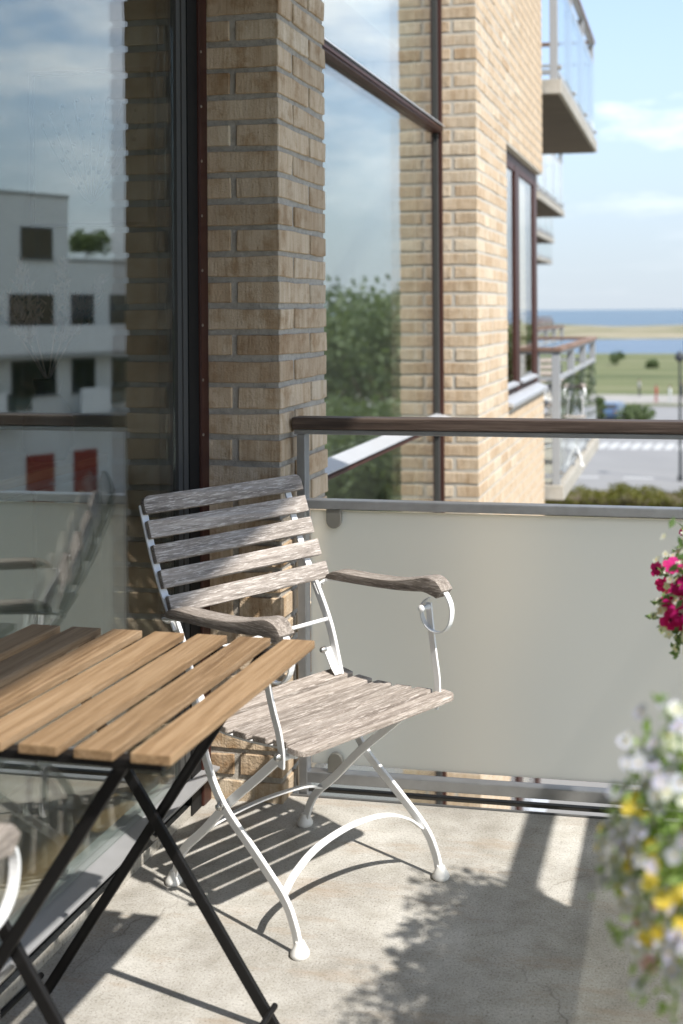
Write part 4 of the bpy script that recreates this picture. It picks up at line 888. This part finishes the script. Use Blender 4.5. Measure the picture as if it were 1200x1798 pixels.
# ------------------------------------------------------------------ flowers on the outer railing
def petal_mesh(name, n, rad, mats, wide=0.6, cup=0.25, seed=0):
    rnd = random.Random(seed); mb = MB()
    for k in range(n):
        a = 2 * math.pi * k / n + rnd.uniform(-0.12, 0.12); L = rad * rnd.uniform(0.88, 1.1); w = L * wide
        ca, sa = math.cos(a), math.sin(a)
        pts = [(0.06 * L, 0, 0), (0.45 * L, -w * 0.75, cup * L * 0.35), (0.9 * L, -w * 0.62, cup * L * 0.5), (1.0 * L, 0, cup * L * 0.72), (0.9 * L, w * 0.62, cup * L * 0.5), (0.45 * L, w * 0.75, cup * L * 0.35), (0.55 * L, 0, cup * L * 0.2)]
        mb.add([(x * ca - y * sa, x * sa + y * ca, z) for x, y, z in pts], [(0, 1, 6), (1, 2, 6), (2, 3, 6), (3, 4, 6), (4, 5, 6), (5, 0, 6)], 0)
    mb.lathe([(rad * 0.05, -rad * 0.5), (rad * 0.13, 0.0), (rad * 0.16, rad * 0.07), (rad * 0.05, rad * 0.1)], (0, 0, 0), 7, mi=1)
    me = bpy.data.meshes.new(name); me.from_pydata([tuple(q) for q in mb.v], [], mb.f); me.polygons.foreach_set('material_index', mb.mi)
    for m_ in mats: me.materials.append(M[m_])
    return me
FM = {'magenta': [petal_mesh('flower', 5, 0.020, ('petal_magenta', 'petal_eye'), seed=k) for k in range(3)],
      'white': [petal_mesh('flower', 5, 0.0085, ('petal_white', 'petal_yellow'), 0.55, 0.15, seed=k) for k in range(3)],
      'yellow': [petal_mesh('flower', 5, 0.0088, ('petal_yellow', 'petal_yellow'), 0.7, 0.2, seed=k) for k in range(3)],
      'lilac': [petal_mesh('flower', 5, 0.0082, ('petal_lilac', 'petal_yellow'), 0.7, 0.2, seed=k) for k in range(3)],
      'palelilac': [petal_mesh('flower', 5, 0.0080, ('petal_pale_lilac', 'petal_yellow'), 0.7, 0.2, seed=k) for k in range(3)],
      'pink': [petal_mesh('flower', 5, 0.0088, ('petal_pink', 'petal_white'), 0.7, 0.2, seed=k) for k in range(3)]}
def flower_box(label, y0, y1):
    r = thing('flower_box', label, 'planter', (0.16, (y0 + y1) / 2, 0.78), group='flower boxes on the outer railing')
    mb = MB(); ym = (y0 + y1) / 2
    mb.prism([(0.085, 0.78), (0.225, 0.78), (0.238, 0.93), (0.072, 0.93)], y0, y1, lambda p: Vector((p.x, p.z, p.y))); mb.build('box', 'planter_grey', r, bevel=0.006)
    MB().box(0.078, 0.232, y0 + 0.008, y1 - 0.008, 0.9305, 0.938).build('soil', 'soil', r)
    MB().prism([(0.066, 0.918), (0.244, 0.918), (0.244, 0.934), (0.066, 0.934)], y0 - 0.004, y1 + 0.004, lambda p: Vector((p.x, p.z, p.y))).build('rim', 'planter_grey', r, bevel=0.003)
    for y in (y0 + 0.12, y1 - 0.12): MB().sweep([(0.225, y, 0.80), (0.246, y, 0.92), (0.246, y, 1.0985), (0.318, y, 1.0985), (0.320, y, 1.06)], (0, 1, 0), 0.022, 0.003).build('hook', 'dark_frame', r)
def plant(label, c, rads, kinds, nleaf, nflow, seed, leaf=0.02, mat='leaf', trail=(), fdir=(-0.25, -1.0, 0.85)):
    rnd = random.Random(seed); r = thing('flowering_plant', label, 'plant', (c[0], c[1], c[2] - rads[2] * 0.5)); C_ = Vector(c)
    def surf(lo, hi):
        d = Vector((rnd.gauss(0, 1), rnd.gauss(0, 1), rnd.gauss(0, 1))).normalized(); k = rnd.uniform(lo, hi) * (1 + 0.22 * math.sin(d.x * 7 + seed) * math.cos(d.y * 6 + d.z * 5))
        return Vector((d.x * rads[0], d.y * rads[1], d.z * rads[2])) * k, d
    m = MB(); leaf_cloud(m, nleaf, lambda: C_ + surf(0.35, 1.05)[0], leaf, rnd, flat=0.4)
    st = MB(); fl = []
    base = Vector((0.15, c[1], 0.935))
    for tr in trail:
        P = catmull([base] + [Vector(q) for q in tr], 4); st.tube(P, 0.0016, 5)
        for q in P[4:]:
            for _ in range(5): leaf_cloud(m, 1, lambda: q + Vector((rnd.gauss(0, 0.007), rnd.gauss(0, 0.007), rnd.gauss(0, 0.007))), leaf * 0.95, rnd)
        fl.append(P[-1])
        if len(P) > 8 and rnd.random() < 0.8: fl.append(P[-4] + Vector((rnd.gauss(0, 0.01), rnd.gauss(0, 0.01), 0.006)))
    for _ in range(22):
        e, d = surf(0.8, 1.0); st.tube(catmull([base + Vector((rnd.uniform(-0.05, 0.04), rnd.uniform(-0.1, 0.1), 0)), C_ + e * 0.5 + Vector((0, 0, 0.015)), C_ + e], 3), 0.0014, 4)
    raw(m, 'foliage', mat, r, r.location); st.build('stems', mat, r)
    fd = Vector(fdir).normalized()
    for k in range(nflow + len(fl)):
        if k < len(fl): p = fl[k]; d = Vector((-0.7, -0.5, 0.3))
        else:
            e, d = surf(0.85, 1.15)
            while d.x > 0.35 and d.y > -0.2: e, d = surf(0.85, 1.15)
            p = C_ + e
        kd = kinds[rnd.randrange(len(kinds))] if not callable(kinds) else kinds(p, rnd)
        o = bpy.data.objects.new('flower', FM[kd][k % 3]); link(o); o.parent = r; o.location = p - r.location
        nn = (d.normalized() * 0.5 + fd * 1.0 + Vector((rnd.gauss(0, 0.3), rnd.gauss(0, 0.3), rnd.gauss(0, 0.3)))).normalized(); o.rotation_euler = (nn.to_track_quat('Z', 'Y').to_matrix() @ Matrix.Rotation(rnd.uniform(0, 6), 3, 'Z')).to_euler(); q = rnd.uniform(0.8, 1.15); o.scale = (q, q, q)
    return r
flower_box('grey flower box with pink and white flowers on the outer railing, farther one', 1.62, 2.42)
flower_box('grey flower box with yellow and lilac flowers on the outer railing, nearer one', 0.80, 1.56)
plant('bushy plant with magenta and white flowers on the right, nearer the frosted panel', (0.055, 2.13, 0.885), (0.10, 0.15, 0.10), ['magenta', 'white', 'white', 'white', 'white'], 1300, 260, 11, 0.019, 'leaf_dark',
      [((0.02, 2.1, 0.93), (-0.06, 2.08, 0.885)), ((0.0, 2.15, 0.9), (-0.07, 2.12, 0.85)), ((0.0, 2.1, 0.85), (-0.03, 2.1, 0.80)), ((0.04, 2.15, 1.0), (-0.01, 2.15, 1.0)), ((0.02, 2.2, 0.97), (-0.06, 2.22, 0.91))])
plant('white flowered bushy plant filling the far end of the farther flower box', (0.13, 2.32, 1.0), (0.14, 0.14, 0.13), ['white', 'magenta', 'white'], 1100, 30, 12, 0.021, 'leaf_dark')
plant('tall leafy plant in the middle of the farther flower box', (0.12, 1.88, 1.0), (0.15, 0.17, 0.14), ['white', 'white', 'magenta'], 1500, 30, 13, 0.021, 'leaf_dark')
def vio(p, rnd):
    z = p.z
    if z > 0.93: return rnd.choice(('palelilac', 'white', 'lilac', 'palelilac', 'lilac'))
    if z > 0.82: return rnd.choice(('yellow', 'yellow', 'yellow', 'lilac', 'palelilac', 'lilac'))
    return rnd.choice(('pink', 'lilac', 'palelilac', 'lilac', 'yellow'))
plant('loose plant with yellow, lilac and pink flowers spilling in at the lower right', (0.004, 1.16, 0.880), (0.080, 0.085, 0.130), vio, 1300, 240, 14, 0.0135, 'leaf',
      [((0.0, 1.15, 0.97), (-0.03, 1.15, 1.02)), ((-0.02, 1.15, 0.9), (-0.075, 1.15, 0.885)), ((-0.03, 1.15, 0.86), (-0.088, 1.14, 0.845)), ((-0.02, 1.15, 0.82), (-0.075, 1.14, 0.79)), ((-0.01, 1.15, 0.80), (-0.055, 1.14, 0.745)), ((0.0, 1.13, 0.8), (-0.02, 1.13, 0.735)), ((-0.02, 1.18, 0.95), (-0.06, 1.18, 0.95))])
plant('yellow flowered plant at the near end of the nearer flower box', (0.16, 0.88, 0.955), (0.07, 0.06, 0.05), ['yellow', 'lilac', 'white'], 300, 16, 15, 0.019, 'leaf')
